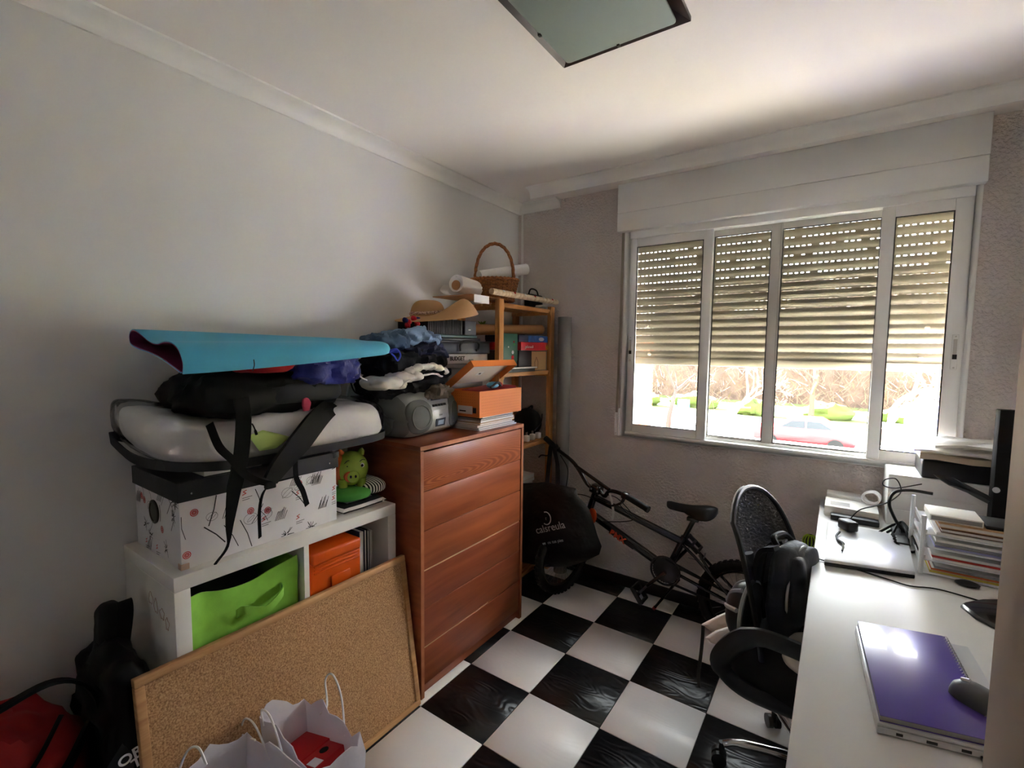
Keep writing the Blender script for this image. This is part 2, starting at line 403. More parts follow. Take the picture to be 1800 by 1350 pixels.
# ------------------------------------------------------------------ ceiling lamp
mat('lamp_wenge', (46,32,30), .45); mat('frosted', (146,158,150), .6, spec=.2); mat('chrome', (210,210,212), .12, 1.); mat('brass_dark', (70,66,58), .35, 1.)
lx0, lx1, ly0, ly1 = 1.058, 1.456, -1.71, -1.312
lp = thing('ceiling_lamp', 'square ceiling lamp with dark wood frame and frosted glass', 'lamp', (1.257, -1.511, 2.36))
for nm, poly in (('a', [(lx0, ly0), (lx1, ly0), (lx1-.05, ly0+.05), (lx0+.05, ly0+.05)]), ('b', [(lx1, ly0), (lx1, ly1), (lx1-.05, ly1-.05), (lx1-.05, ly0+.05)]),
                 ('c', [(lx1, ly1), (lx0, ly1), (lx0+.05, ly1-.05), (lx1-.05, ly1-.05)]), ('d', [(lx0, ly1), (lx0, ly0), (lx0+.05, ly0+.05), (lx0+.05, ly1-.05)])):
    q = MB(); o4 = [Vector((x, y, 2.362)) for x, y in poly[:2]]; i4 = [Vector((x, y, 2.392)) for x, y in poly[2:]]
    vs = o4+i4; q.add(vs+[v+Vector((0, 0, .014)) for v in vs], [(0,1,2,3),(7,6,5,4),(0,4,5,1),(1,5,6,2),(2,6,7,3),(3,7,4,0)])
    q.build('frame_side', 'lamp_wenge', lp, bevel=.0015)
MB().box(lx0+.06, lx1-.06, ly0+.06, ly1-.06, 2.385, 2.41).build('lamp_body', 'plaster_white', lp)
gp = [(lx0+.018, ly0+.018), (lx1-.052, ly1-.022)]
def rrect(x0, x1, y0, y1, r, n=5):
    out = []
    for cx, cy, a in ((x1-r, y1-r, 0), (x0+r, y1-r, 90), (x0+r, y0+r, 180), (x1-r, y0+r, 270)):
        out += [(cx+r*math.cos(R(a+90*k/n)), cy+r*math.sin(R(a+90*k/n))) for k in range(n+1)]
    return out
MB().prism(rrect(lx0+.030, lx1-.030, ly0+.030, ly1-.030, .012), 'z', 2.352, 2.358).build('glass_plate', 'frosted', lp, bevel=.001)
for x, y in (((lx0+lx1)/2, ly1-.030), ((lx0+lx1)/2, ly0+.030), (lx0+.030, (ly0+ly1)/2), (lx1-.030, (ly0+ly1)/2)):
    c = MB(); c.box(x-.004, x+.004, y-.006, y+.006, 2.347, 2.39); c.build('glass_clip', 'brass_dark', lp, bevel=.001)
# ------------------------------------------------------------------ left side: cube shelf, cork board, boxes, bags
mat('melamine', (232,230,224), .4, var=(3,.015)); mat('sticker', (176,150,134), .8)
K0, K1 = -2.222, -1.440; KT = .820; KX = .385
ks = thing('cube_shelf', 'white cube shelf unit behind the cork board beside brown dresser', 'shelf unit', (.19, -1.83, 0))
MB().box(.004, KX, K0, K1, KT-.042, KT).build('top_panel', 'melamine', ks, bevel=.0015)
for y in (K0, K1-.040): MB().box(.004, KX, y, y+.040, .042, KT-.0425).build('side_panel', 'melamine', ks, bevel=.0015)
MB().box(.004, KX, K0, K1, 0, .0415).build('bottom_panel', 'melamine', ks, bevel=.0015)
MB().box(.006, KX-.002, -1.841, -1.823, .042, KT-.0425).build('divider', 'melamine', ks)
MB().box(.006, KX-.002, K0+.0405, -1.8415, .405, .421).build('shelf_board', 'melamine', ks)
MB().box(.006, KX-.002, -1.8225, K1-.0405, .405, .421).build('shelf_board', 'melamine', ks)
MB().box(.002, .006, K0+.041, K1-.041, .042, KT-.043).build('back_panel', 'melamine', ks)
q = MB()
for c, w, h in (((.215, .712), .030, .034), ((.252, .700), .026, .040), ((.296, .690), .032, .030), ((.330, .672), .024, .034)):
    pts = [(c[0]+w/2*(1+.25*math.sin(3*a+c[0]*40))*math.cos(a), K0-.0006, c[1]+h/2*(1+.25*math.sin(5*a))*math.sin(a)) for a in [2*math.pi*k/22 for k in range(22)]]
    q.tube(pts, .0007, 4, closed=True)
tag(q.build('sticker_marks', 'sticker', ks), kind='stuff')

mat('green_felt', (140,200,70), .9, var=(30,.06), bump=(300,.2,.001), sheen=.2); mat('dark_cloth', (28,32,44), .9, var=(18,.3))
gb = thing('fabric_storage_box', 'lime green fabric storage box with handle in white cube shelf', 'storage box', (.2, -2.0, .421))
y0, y1 = -2.172, -1.850
def sheet(fn, nu, nv, th, nrm):
    """thick sheet from fn(u,v) -> Vector"""
    q = MB(); nrm = Vector(nrm)*th; P = [[fn(i/nu, j/nv) for i in range(nu+1)] for j in range(nv+1)]; w = nu+1; n = w*(nv+1)
    vs = [p for r in P for p in r]+[p+nrm for r in P for p in r]; fs = []
    for j in range(nv):
        for i in range(nu):
            a = j*w+i; fs.append((a, a+1, a+w+1, a+w)); fs.append((n+a, n+a+w, n+a+w+1, n+a+1))
    edge = [j*w for j in range(nv+1)]; 
    for j in range(nv): fs.append((j*w, (j+1)*w, n+(j+1)*w, n+j*w)); fs.append((j*w+nu, n+j*w+nu, n+(j+1)*w+nu, (j+1)*w+nu))
    for i in range(nu): fs.append((i, n+i, n+i+1, i+1)); fs.append((nv*w+i, nv*w+i+1, n+nv*w+i+1, n+nv*w+i))
    return q.add(vs, fs)
def gf(u, v):
    y = y0+(y1-y0)*u; top = .735-.035*math.sin(math.pi*u)**1.5+.01*u
    z = .423+(top-.423)*v
    x = .352-.020*math.sin(math.pi*u)*v**2+.010*v*noise.noise(V(u*5, v*4, 2))-.012*v*math.exp(-((u-.12)/.08)**2)
    return V(x, y, z)
sheet(gf, 26, 14, .004, (1, 0, 0)).build('front_panel', 'green_felt', gb, smooth=True)
for y in (y0, y1-.004): MB().box(.03, .351, y, y+.004, .423, .735).build('side_panel', 'green_felt', gb)
MB().box(.03, .034, y0+.005, y1-.005, .423, .735).build('back_panel', 'green_felt', gb)
MB().box(.034, .350, y0+.005, y1-.005, .4215, .426).build('base_panel', 'green_felt', gb)
hp = [(.358, -2.052, .630), (.380, -2.040, .645), (.392, -1.985, .622), (.390, -1.950, .632), (.378, -1.915, .650), (.352, -1.905, .655)]
MB().ribbon(bez(hp, 5), (0, 0, .014), .003).build('handle', 'green_felt', gb, smooth=True)
tag(MB().blob((.19, -2.01, .58), (.12, .13, .13), 3, .02, 9).build('folded_clothes', 'dark_cloth', smooth=True), 'dark bundle of clothes inside the lime green fabric box', 'clothes')

mat('orange_plastic', (226,92,22), .25, transl=.15, spec=.5); mat('navy', (24,30,66), .5); mat('paper', (225,224,220), .8); mat('grey_card', (150,150,152), .7)
ob = thing('orange_plastic_case', 'glossy orange plastic case standing in white cube shelf', 'case', (.22, -1.70, .421))
MB().box(.05, .372, -1.815, -1.600, .4215, .700).build('case_body', 'orange_plastic', ob, bevel=.012)
MB().box(.06, .380, -1.808, -1.606, .690, .732).build('case_lid', 'orange_plastic', ob, bevel=.008)
for z in (.66, .672, .684): MB().box(.372, .377, -1.80, -1.612, z-.003, z+.003).build('rib', 'orange_plastic', ob, bevel=.002)
MB().box(.372, .380, -1.735, -1.655, .56, .63).build('catch', 'orange_plastic', ob, bevel=.003)
for i, (a, b2, top, m_, lb) in enumerate(((-1.592, -1.566, .74, 'navy', 'navy blue ring binder next to the orange plastic case'), (-1.562, -1.545, .735, 'black_base', 'slim black folder between blue binder and grey folder'), (-1.541, -1.525, .725, 'grey_card', 'grey cardboard folder between black folder and white folder in shelf'), (-1.521, -1.508, .715, 'paper', 'white paper folder next to the side panel by the dresser'))):
    q = thing('folder', lb, 'folder', (.2, (a+b2)/2, .421))
    MB().box(.06, .35-.01*i, a, a+.003, .4215, top).build('cover', m_, q, bevel=.001)
    MB().box(.06, .35-.01*i, b2-.003, b2, .4215, top).build('cover', m_, q, bevel=.001)
    MB().box(.065, .345-.01*i, a+.0035, b2-.0035, .423, top-.006).build('sheets', 'paper', q)

# cork board
m = mat('cork', (178,134,88), .9); N, L, b = nodes_of(m)
tc = N.new('ShaderNodeTexCoord'); n1 = N.new('ShaderNodeTexNoise'); n1.inputs['Scale'].default_value = 230; n1.inputs['Detail'].default_value = 4
L.new(tc.outputs['Object'], n1.inputs[0]); rp = N.new('ShaderNodeValToRGB'); e = rp.color_ramp.elements
e[0].position = .33; e[0].color = lin((136,98,64))+(1,); e[1].position = .66; e[1].color = lin((204,164,120))+(1,); k2 = e.new(.5); k2.color = lin((178,136,94))+(1,)
L.new(n1.outputs['Fac'], rp.inputs[0]); L.new(rp.outputs[0], b.inputs['Base Color'])
wood('pine_frame', (172,122,76), (206,160,110), (6, 6, 60), .6)
cb = thing('cork_board', 'large wood-framed cork board leaning against white cube shelf', 'cork board', (.5, -1.87, 0))
A = V(.502, -1.424, .002); U = V(0, -.905, 0); Wd = V(-.092, 0, .603)        # bottom right corner, along the bottom, up the slope
nn = U.cross(Wd).normalized(); nn = nn if nn.x > 0 else -nn
u = U.normalized(); w = Wd.normalized(); LU = U.length; LW = Wd.length
def slab(name, m, par, a0, a1, b0, b1, t0, t1, bev=0):
    q = MB(); c = [A+u*a+w*b_+nn*t for t in (t0, t1) for a, b_ in ((a0, b0), (a1, b0), (a1, b1), (a0, b1))]
    q.add(c, [(0,1,2,3),(7,6,5,4),(0,4,5,1),(1,5,6,2),(2,6,7,3),(3,7,4,0)]); return q.build(name, m, par, bevel=bev)
slab('cork_panel', 'cork', cb, .018, LU-.018, .018, LW-.018, -.008, .003)
slab('frame_rail', 'pine_frame', cb, 0, LU, 0, .022, -.012, .010, .002); slab('frame_rail', 'pine_frame', cb, 0, LU, LW-.022, LW, -.012, .010, .002)
slab('frame_rail', 'pine_frame', cb, 0, .022, .0225, LW-.0225, -.012, .010, .002); slab('frame_rail', 'pine_frame', cb, LU-.022, LU, .0225, LW-.0225, -.012, .010, .002)

# paper carrier bags with boxes
mat('bag_paper', (236,232,238), .7, transl=.2, bump=(25,.25,.01)); mat('cord_white', (238,236,236), .7); mat('box_red', (190,28,34), .45); mat('box_blue', (26,62,140), .5); mat('white_print', (240,240,240), .6); mat('hole_black', (14,12,12), .8)
def paper_bag(lb, base, top, zt, seed, handles):
    c = sum((Vector(p) for p in base), Vector((0,0)))/len(base)
    g = thing('paper_bag', lb, 'bag', (c.x, c.y, 0), None)
    n = len(base); seg = 8
    ring = lambda pts, z, jit: [V(*(Vector(pts[i]).lerp(Vector(pts[(i+1) % n]), k/seg)), z+jit*noise.noise(V(i*3+k*.5, seed, z*9))) for i in range(n) for k in range(seg)]
    rings = [ring(base, .002, 0)]
    for j in range(1, 8):
        t = j/7; mid = [Vector(base[i]).lerp(Vector(top[i]), t) for i in range(n)]
        r_ = ring(mid, .002+(zt-.002)*t, .05*t**4)
        cen = V(c.x, c.y, 0)
        r_ = [p+V(noise.noise(p*14), noise.noise(p*14+V(5,1,2)), 0)*.010*t for p in r_]
        rings.append(r_)
    inner = [[p+(V(c.x, c.y, p.z)-p).normalized()*.0025 for p in r_] for r_ in reversed(rings)]
    inner[-1] = [p+V(0, 0, .003) for p in inner[-1]]
    q = MB(); q.loft(rings+inner, closed_ends=True); q.build('bag_body', 'bag_paper', g, smooth=True)
    for p in handles: MB().tube(bez(p, 6), .0028, 6).build('handle', 'cord_white', g, smooth=True)
    return g
bA = [(.545, -2.045), (.555, -1.925), (.815, -1.90), (.805, -2.02)]; tA = [(.492, -2.060), (.510, -1.930), (.800, -1.935), (.785, -2.075)]
hA1 = [(.60, -1.932, .34), px(575, 1240, 1, -1.92), px(572, 1195, 1, -1.90), px(585, 1186, 1, -1.90), px(600, 1225, 1, -1.915), (.72, -1.930, .33)]
hA2 = [(.53, -2.066, .36), px(460, 1248, 1, -2.06), px(475, 1260, 1, -2.075), px(492, 1310, 1, -2.085), (.66, -2.078, .33)]
paper_bag('white paper carrier bag with a red shoe box inside', bA, tA, .375, 1, [hA1, hA2])
rb = thing('red_shoe_box', 'red cardboard shoe box standing in a white paper bag', 'box', (.68, -1.97, .0))
q = MB(); q.M = Matrix.Translation((.665, -1.985, .155)) @ Matrix.Rotation(R(-14), 4, 'Y') @ Matrix.Rotation(R(4), 4, 'Z'); Mb = q.M.copy()
q.box(-.088, .088, -.048, .048, -.13, .13); q.build('box_body', 'box_red', rb, bevel=.002)
q = MB(); q.M = Mb; q.box(-.093, .020, -.0515, .0515, .096, .1335); q.build('box_lid', 'box_red', rb, bevel=.002)
q = MB(); q.M = Mb @ Matrix.Translation((.045, .012, .1302)); q.lathe([(.013, 0), (.013, .0012)], 14); q.build('finger_hole', 'hole_black', rb)
q = MB(); q.M = Mb; q.box(.046, .084, -.046, -.018, .130, .1312); q.build('white_label', 'white_print', rb)
q = MB(); q.M = Mb
for k in range(4): q.box(-.080+k*.006, -.077+k*.006, -.030, -.012-.003*k, .1335, .1345)
q.box(-.084, -.056, -.034, -.031, .1335, .1345); q.build('printed_logo', 'white_print', rb)
bB = [(.550, -2.285), (.560, -2.130), (.790, -2.100), (.780, -2.250)]; tB = [(.500, -2.300), (.505, -2.100), (.800, -2.085), (.790, -2.265)]
hB1 = [(.56, -2.105, .36), px(425, 1290, 1, -2.09), px(430, 1264, 1, -2.09), px(448, 1275, 1, -2.09), px(475, 1335, 1, -2.10)]
hB2 = [(.55, -2.30, .36), px(322, 1335, 1, -2.28), px(335, 1315, 1, -2.28), px(350, 1316, 1, -2.28), px(363, 1345, 1, -2.28)]
paper_bag('white paper carrier bag with a blue box inside', bB, tB, .37, 5, [hB1, hB2])
q = MB(); q.M = Matrix.Translation((.665, -2.165, .15)) @ Matrix.Rotation(R(9), 4, 'Z') @ Matrix.Rotation(R(-6), 4, 'Y'); q.box(-.075, .075, -.045, .045, -.14, .14)
bx = thing('blue_box', 'small blue cardboard box inside a white paper bag', 'box', (.665, -2.165, .0)); Mb = q.M.copy(); q.build('box_body', 'box_blue', bx, bevel=.002)
q = MB(); q.M = Mb; q.box(-.077, .077, -.047, .047, .108, .143); q.build('box_lid', 'box_blue', bx, bevel=.002)

# dark corner: red sports bag and black bag
mat('bag_red', (140,26,26), .8, var=(10,.15), bump=(40,.2,.004)); mat('nylon_black', (12,12,13), .6, spec=.25, bump=(60,.2,.003)); mat('webbing', (12,12,12), .8, spec=.2); mat('nylon_charcoal', (36,38,42), .7)
rbag = thing('sports_bag', 'red and black sports bag slumped on floor by the left wall', 'bag', (.19, -2.62, 0))
MB().blob((.19, -2.63, .25), (.155, .27, .30), 2, .028, 7, 3.0, bottom=.83, crease=.8, nu=64, nv=36).build('bag_body', 'bag_red', rbag, smooth=True)
MB().blob((.315, -2.60, .16), (.05, .18, .12), 6, .012, 8, 3).build('front_pocket', 'nylon_black', rbag, smooth=True)
MB().ribbon(bez([(.28, -2.88, .46), (.26, -2.75, .535), (.25, -2.55, .585), (.25, -2.44, .60), (.28, -2.38, .55), (.30, -2.37, .42)], 6), (.022, 0, .006), .008).build('carry_handle', 'webbing', rbag, smooth=True)
MB().ribbon(bez([(.345, -2.80, .28), (.362, -2.62, .30), (.35, -2.48, .38), (.30, -2.40, .46)], 6), (.0, .006, .028), .008).build('side_strap', 'webbing', rbag, smooth=True)
MB().box(.352, .372, -2.575, -2.515, .335, .385).build('buckle', 'webbing', rbag, bevel=.006)
MB().tube(bez([(.33, -2.58, .38), (.32, -2.50, .45), (.29, -2.44, .53)], 5), .006, 6).build('cord', 'webbing', rbag, smooth=True)
bbag = thing('black_bag', 'tall black bag with white lettering squeezed beside the cube shelf', 'bag', (.24, -2.31, 0))
MB().blob((.22, -2.312, .29), (.20, .072, .33), 9, .020, 9, 3.0, bottom=.87, crease=.9, nu=64, nv=40).build('bag_body', 'nylon_black', bbag, smooth=True)
MB().blob((.16, -2.305, .62), (.045, .036, .10), 4, .006, 12, 3).build('top_flap', 'nylon_black', bbag, smooth=True)
MB().ribbon(bez([(.20, -2.29, .60), (.205, -2.28, .69), (.17, -2.275, .71), (.13, -2.28, .62)], 5), (0, .018, 0), .006).build('grab_loop', 'webbing', bbag, smooth=True)
pn = MB().pillowed([(.405, -2.40, .10), (.408, -2.335, .08), (.415, -2.335, .40), (.40, -2.35, .45), (.405, -2.41, .38)], (1, 0, 0), .012).build('printed_panel', 'nylon_charcoal', bbag, smooth=True)
text('lettering', 'ORT', .036, px(210, 1352, 0, .430), px(241, 1328, 0, .430)-px(211, 1350, 0, .430), (-.05, 0, 1), 'white_print', pn, bold=.0008)
text('lettering', 'T', .036, px(234, 1353, 0, .430), px(241, 1328, 0, .430)-px(211, 1350, 0, .430), (-.05, 0, 1), 'white_print', pn, bold=.0008)

# ---- things stacked on the cube shelf
mat('print_card', (228,226,228), .5, var=(5,.03)); mat('lid_black', (38,38,40), .6, bump=(200,.3,.001)); mat('ink', (28,26,28), .7); mat('ink_red', (196,40,36), .7); mat('ink_grey', (120,118,118), .7)
pb = thing('patterned_box', 'white storage box with black and red scribble print and black lid', 'box', (.19, -1.94, KT))
BX0, BX1, BY0, BY1, BZ0, BZ1 = .022, .352, -2.190, -1.690, KT, 1.072
body = MB().box(BX0, BX1, BY0, BY1, BZ0, BZ1-.008).build('box_body', 'print_card', pb, bevel=.002)
MB().box(BX0-.006, BX1+.006, BY0-.006, BY1+.006, BZ1-.056, BZ1).build('lid', 'lid_black', pb, bevel=.002)
random.seed(21)
def scribbles(face):
    K = MB(); RD = MB(); G = MB()
    if face == 'f': W_, fx = BY1-BY0, lambda a, z, e: V(BX1+e, BY0+a, BZ0+z)
    else: W_, fx = BX1-BX0, lambda a, z, e: V(BX0+a, BY0-e, BZ0+z)
    H = BZ1-BZ0-.058; nrm = V(1, 0, 0) if face == 'f' else V(0, -1, 0)
    def stroke(mb, pts, w):
        pts = [(min(max(a, .004), W_-.004), min(max(z, .004), H)) for a, z in pts]
        for i in range(len(pts)-1):
            a = Vector(pts[i]); b_ = Vector(pts[i+1]); d = b_-a
            if d.length < 1e-4: continue
            p = Vector((-d.y, d.x)).normalized()*w
            mb.add([fx(*(a-p), .0006), fx(*(a+p), .0006), fx(*(b_+p), .0006), fx(*(b_-p), .0006)], [(0, 1, 2, 3)])
    for _ in range(int(70*W_)):
        a, z = random.uniform(0, W_), random.uniform(0, H); t = random.random()
        if t < .30:      # long leaning stroke, some with a flag
            ang = random.uniform(.9, 2.3); l = random.uniform(.04, .10)
            stroke(K, [(a, z), (a+math.cos(ang)*l*.5+.004, z+math.sin(ang)*l*.5), (a+math.cos(ang)*l, z+math.sin(ang)*l)], random.uniform(.0007, .0018))
        elif t < .48:    # star burst
            for k in range(16):
                an = random.uniform(0, 6.28); l = random.uniform(.008, .028); stroke(K, [(a+math.cos(an)*.003, z+math.sin(an)*.003), (a+math.cos(an)*l, z+math.sin(an)*l)], .0009)
        elif t < .60:    # hatch
            for k in range(7): stroke(K, [(a+k*.005, z), (a+k*.005+.012, z+.035+random.uniform(-.01, .01))], .0009)
        elif t < .74:    # fine grey loops
            for k in range(2):
                r_ = random.uniform(.010, .022); stroke(G, [(a+r_*math.cos(q*.4), z+r_*.8*math.sin(q*.4+k)) for q in range(18)], .0006)
        elif t < .88:    # small red mark in rings
            for r_ in (.003, .006, .010): stroke(RD, [(a+r_*math.cos(q*.7), z+r_*math.sin(q*.7)) for q in range(10)], .0012)
        else:
            stroke(RD, [(a, z), (a+.012, z+.004), (a+.003, z+.010), (a+.014, z+.014)], .0012); stroke(K, [(a, z-.01), (a+.03, z-.008)], .0008); stroke(K, [(a, z-.016), (a+.022, z-.015)], .0008)
    for mb, m_ in ((K, 'ink'), (RD, 'ink_red'), (G, 'ink_grey')):
        if mb.v: tag(mb.build('printed_pattern', m_, body), kind='stuff')
scribbles('f'); scribbles('s')
q = MB(); q.M = Matrix.Translation((.175, BY0-.001, .955)) @ Matrix.Rotation(R(90), 4, 'X')
q.lathe([(.036, 0), (.036, .003), (.030, .004), (.028, .0015)], 24); q.build('label_ring', 'brass_dark', pb, smooth=True)
for y in (BY1+.006,):
    s_ = 1 if y < -2 else -1
    q = MB(); q.box(BX1+.0055, BX1+.0075, min(y, y+s_*.022), max(y, y+s_*.022), BZ1-.02, BZ1+.001); q.box(BX1-.016, BX1+.0075, min(y, y+s_*.022), max(y, y+s_*.022), BZ1, BZ1+.0016)
    q.box(BX1-.016, BX1+.0075, y-.0012 if s_ > 0 else y, y if s_ > 0 else y+.0012, BZ1-.02, BZ1+.001); q.build('metal_corner', 'chrome', pb)
for y in (-2.160, -1.72):
    q = MB(); q.M = Matrix.Translation((BX1+.006, y, BZ1-.035)) @ Matrix.Rotation(R(90), 4, 'Y'); q.lathe([(.003, 0), (.003, .001), (.001, .002)], 8); q.build('rivet', 'chrome', pb)
for zc, yc in ((.83, BY0+.01),):
    q = MB(); q.box(BX1-.02, BX1+.002, BY0-.002, BY0+.02, BZ0+.0002, BZ0+.018); q.build('corner_guard', 'sticker', pb, bevel=.002)
bk = thing('paperback', 'cream paperback book lying on the black box lid', 'book', (.30, -2.02, BZ1))
MB().box(.235, .352, -2.125, -1.955, BZ1+.0005, BZ1+.004).build('cover', 'lid_black', bk); MB().box(.237, .350, -2.123, -1.958, BZ1+.0042, BZ1+.018).build('pages', 'paper', bk); MB().box(.235, .352, -2.125, -1.955, BZ1+.0182, BZ1+.021).build('cover', 'pine_frame', bk)
mat('pillow_white', (232,230,228), .85, bump=(12,.3,.02), var=(6,.03)); mat('trim_black', (34,34,38), .55); mat('green_print', (186,212,120), .6)
pw = thing('bagged_pillow', 'white pillow packed in clear plastic bag with black edging', 'pillow', (.19, -1.84, BZ1))
pz = BZ1+.004
def plift(x, y): return .115*min(1, max(0, (-2.03-y)/.25))**1.4*(1-.70*min(1, max(0, x/.36)))
def pil(c, s, amp, seed):
    q = MB(); q.blob(c, s, seed, amp, 5, 4.2, nu=84, nv=34, bottom=.92, crease=.35); q.v = [v+V(0, 0, plift(v.x, v.y)) for v in q.v]; return q
pil((.185, -1.838, pz+.080), (.165, .412, .084), .020, 3).build('pillow_core', 'pillow_white', pw, smooth=True)
pil((.185, -1.838, pz+.086), (.178, .430, .092), .016, 3).build('plastic_cover', 'clear_plastic', pw, smooth=True)
def per(a, gx=.178, gy=.432):
    g = lambda x: math.copysign(abs(x)**(2/4.2), x)
    return V(max(.185+gx*g(math.cos(a)), .008), -1.838+gy*g(math.sin(a)), pz+.020)
bnd = MB(); rg = []
for k in range(73):
    p = per(2*math.pi*k/72); p.z += plift(p.x, p.y); hgt = .014; n_ = (p-V(.185, -1.838, p.z)).normalized()*.004
    rg.append([p-n_+V(0, 0, -hgt), p+n_*.4+V(0, 0, -hgt), p+n_+V(0, 0, hgt), p+V(0, 0, hgt)])
bnd.loft(rg, closed_ends=False).build('black_edging', 'trim_black', pw, smooth=True)
MB().pillowed([px(266, 836, 0, .372), px(280, 800, 0, .368), px(292, 828, 0, .385), px(272, 850, 0, .385)], (1, 0, 0), .006).build('plastic_corner', 'clear_plastic', pw, smooth=True)
def on_pillow(x, y): return px(x, y, 0, .362)
MB().pillowed([on_pillow(436, 766), on_pillow(462, 756), on_pillow(512, 768), on_pillow(485, 788), on_pillow(456, 793)], (1, 0, .3), .006).build('green_label', 'green_print', pw, smooth=True)
# backpack on top of the pillow
bp_ = thing('backpack', 'black backpack lying on the bagged pillow with straps hanging down', 'backpack', (.2, -1.87, 1.22))
q = MB(); q.blob((.20, -1.885, 1.305), (.165, .275, .095), 8, .026, 9, 2.8, nu=72, nv=36, crease=.9); q.build('backpack_body', 'nylon_black', bp_, smooth=True)
MB().blob((.30, -1.80, 1.30), (.075, .15, .045), 11, .010, 9, 3.).build('front_pocket', 'nylon_charcoal', bp_, smooth=True)
S1 = [px(424, 700, 0, .36), px(428, 740, 0, .40), px(424, 800, 0, .405), px(412, 860, 0, .410), px(404, 920, 0, .405), px(400, 960, 0, .40), px(378, 992, 0, .395)]
ww = [V(0, .022, .002)]*18+[V(0, .022-.0016*k, .002) for k in range(1, 13)]+[V(0, .003, 0)]*10
MB().ribbon(bez(S1, 6), ww[:37], .006).build('hanging_strap', 'webbing', bp_, smooth=True)
S2 = [px(585, 712, 0, .30), px(560, 735, 0, .375), px(525, 780, 0, .405), px(492, 820, 0, .412), px(475, 845, 0, .410)]
MB().ribbon(bez(S2, 6), [V(0, .030, -.023)]*13+[V(0, .028-.001*k, -.021+.0008*k) for k in range(12)], .016).build('padded_strap', 'nylon_black', bp_, smooth=True)
for pts, wd_ in (([px(368, 745, 0, .37), px(385, 785, 0, .405), px(408, 808, 0, .413), px(428, 832, 0, .414), px(455, 846, 0, .413), px(472, 850, 0, .412)], .010),
                 ([px(476, 850, 0, .412), px(462, 868, 0, .405), px(456, 900, 0, .402), px(457, 945, 0, .400)], .0045),
                 ([px(519, 805, 0, .405), px(521, 840, 0, .405), px(532, 862, 0, .402), px(540, 888, 0, .400)], .0075),
                 ([px(492, 845, 0, .412), px(520, 838, 0, .408)], .004)):
    MB().ribbon(bez(pts, 6), V(0, wd_, wd_*.5), .003).build('webbing_strap', 'webbing', bp_, smooth=True)
MB().box(.400, .418, px(475, 852, 0, .41).y-.016, px(475, 852, 0, .41).y+.016, px(475, 852, 0, .41).z-.012, px(475, 852, 0, .41).z+.012).build('buckle', 'webbing', bp_, bevel=.004)
mat('pink_fabric', (170,50,80), .8); mat('blue_nylon', (34,42,130), .55, bump=(18,.5,.02), sheen=.2); mat('red_fabric', (160,24,32), .8, bump=(20,.3,.01))
MB().blob(px(538, 712, 0, .37), (.007, .016, .026), 2, .006, 30, 3, rz=R(15)).build('pink_tag', 'pink_fabric', bp_, smooth=True)
MB().tube(bez([px(443, 745, 0, .385), px(447, 752, 0, .40), px(451, 764, 0, .40)], 4), [.002]*6+[.004]*3, 6).build('zip_pull', 'webbing', bp_, smooth=True)
tag(MB().blob((.285, -1.715, 1.372), (.115, .150, .066), 5, .022, 12, 2.9, nu=72, nv=36, rz=R(-4), crease=1.).build('drawstring_bag', 'blue_nylon', smooth=True), 'royal blue nylon drawstring bag folded under the turquoise mat', 'bag')
tag(MB().blob((.285, -1.925, 1.396), (.12, .10, .034), 7, .012, 12, crease=.8).build('folded_shirt', 'red_fabric', smooth=True), 'red fabric folded between blue bag and black backpack', 'cloth')
# yoga mat folded over
mat('mat_turquoise', (74,172,208), .55, bump=(240,.15,.001)); mat('mat_purple', (122,30,84), .6)
ym = thing('yoga_mat', 'turquoise yoga mat with purple underside folded on top of the pile', 'mat', (.26, -1.83, 1.43))
prof0 = [(.452,1.380),(.456,1.408),(.435,1.440),(.395,1.458),(.345,1.462),(.295,1.456),(.245,1.462),(.195,1.478),(.150,1.492),(.115,1.497),(.092,1.488),(.086,1.472),(.098,1.455),(.15,1.444),(.23,1.434),(.32,1.418),(.40,1.396),(.44,1.384)]
prof1 = [(.405,1.432),(.412,1.450),(.398,1.466),(.365,1.474),(.325,1.477),(.285,1.478),(.245,1.480),(.205,1.483),(.175,1.485),(.150,1.484),(.138,1.478),(.134,1.470),(.142,1.463),(.18,1.459),(.24,1.456),(.30,1.450),(.36,1.441),(.395,1.434)]
def mat_layer(off, nm, m_):
    rings = []; ya, yb = -2.205, -1.448
    for k in range(25):
        t = k/24; y = ya+(yb-ya)*t; rr_ = []
        P0 = [Vector(a).lerp(Vector(b_), t**1.3) for a, b_ in zip(prof0, prof1)]
        if t > .9:
            s_ = math.sqrt(max(0, 1-((t-.9)/.1)**2))*.45+.55; cx = .27; P0 = [Vector((cx+(p.x-cx)*s_, 1.466+(p.y-1.466)*s_)) for p in P0]
        sm = bez([V(p.x, 0, p.y) for p in P0], 3)
        n_ = len(sm); out = []; inn = []
        for i, p in enumerate(sm):
            d = (sm[min(i+1, n_-1)]-sm[max(i-1, 0)]).normalized(); nv = V(-d.z, 0, d.x)
            nv = -nv
            out.append(V(p.x, y, p.z)+nv*(off+.0026)); inn.append(V(p.x, y, p.z)+nv*off)
        yo = .02*math.sin(t*3)
        rings.append(out+list(reversed(inn)))
    return MB().loft(rings).build(nm, m_, ym, smooth=True)
mat_layer(0, 'outer_layer', 'mat_turquoise'); mat_layer(-.0028, 'inner_layer', 'mat_purple')
MB().tube(bez([px(446, 632, 0, .458), px(447, 642, 0, .462), px(444, 652, 0, .462)], 4), .0015, 5).build('crease', 'trim_black', ym)
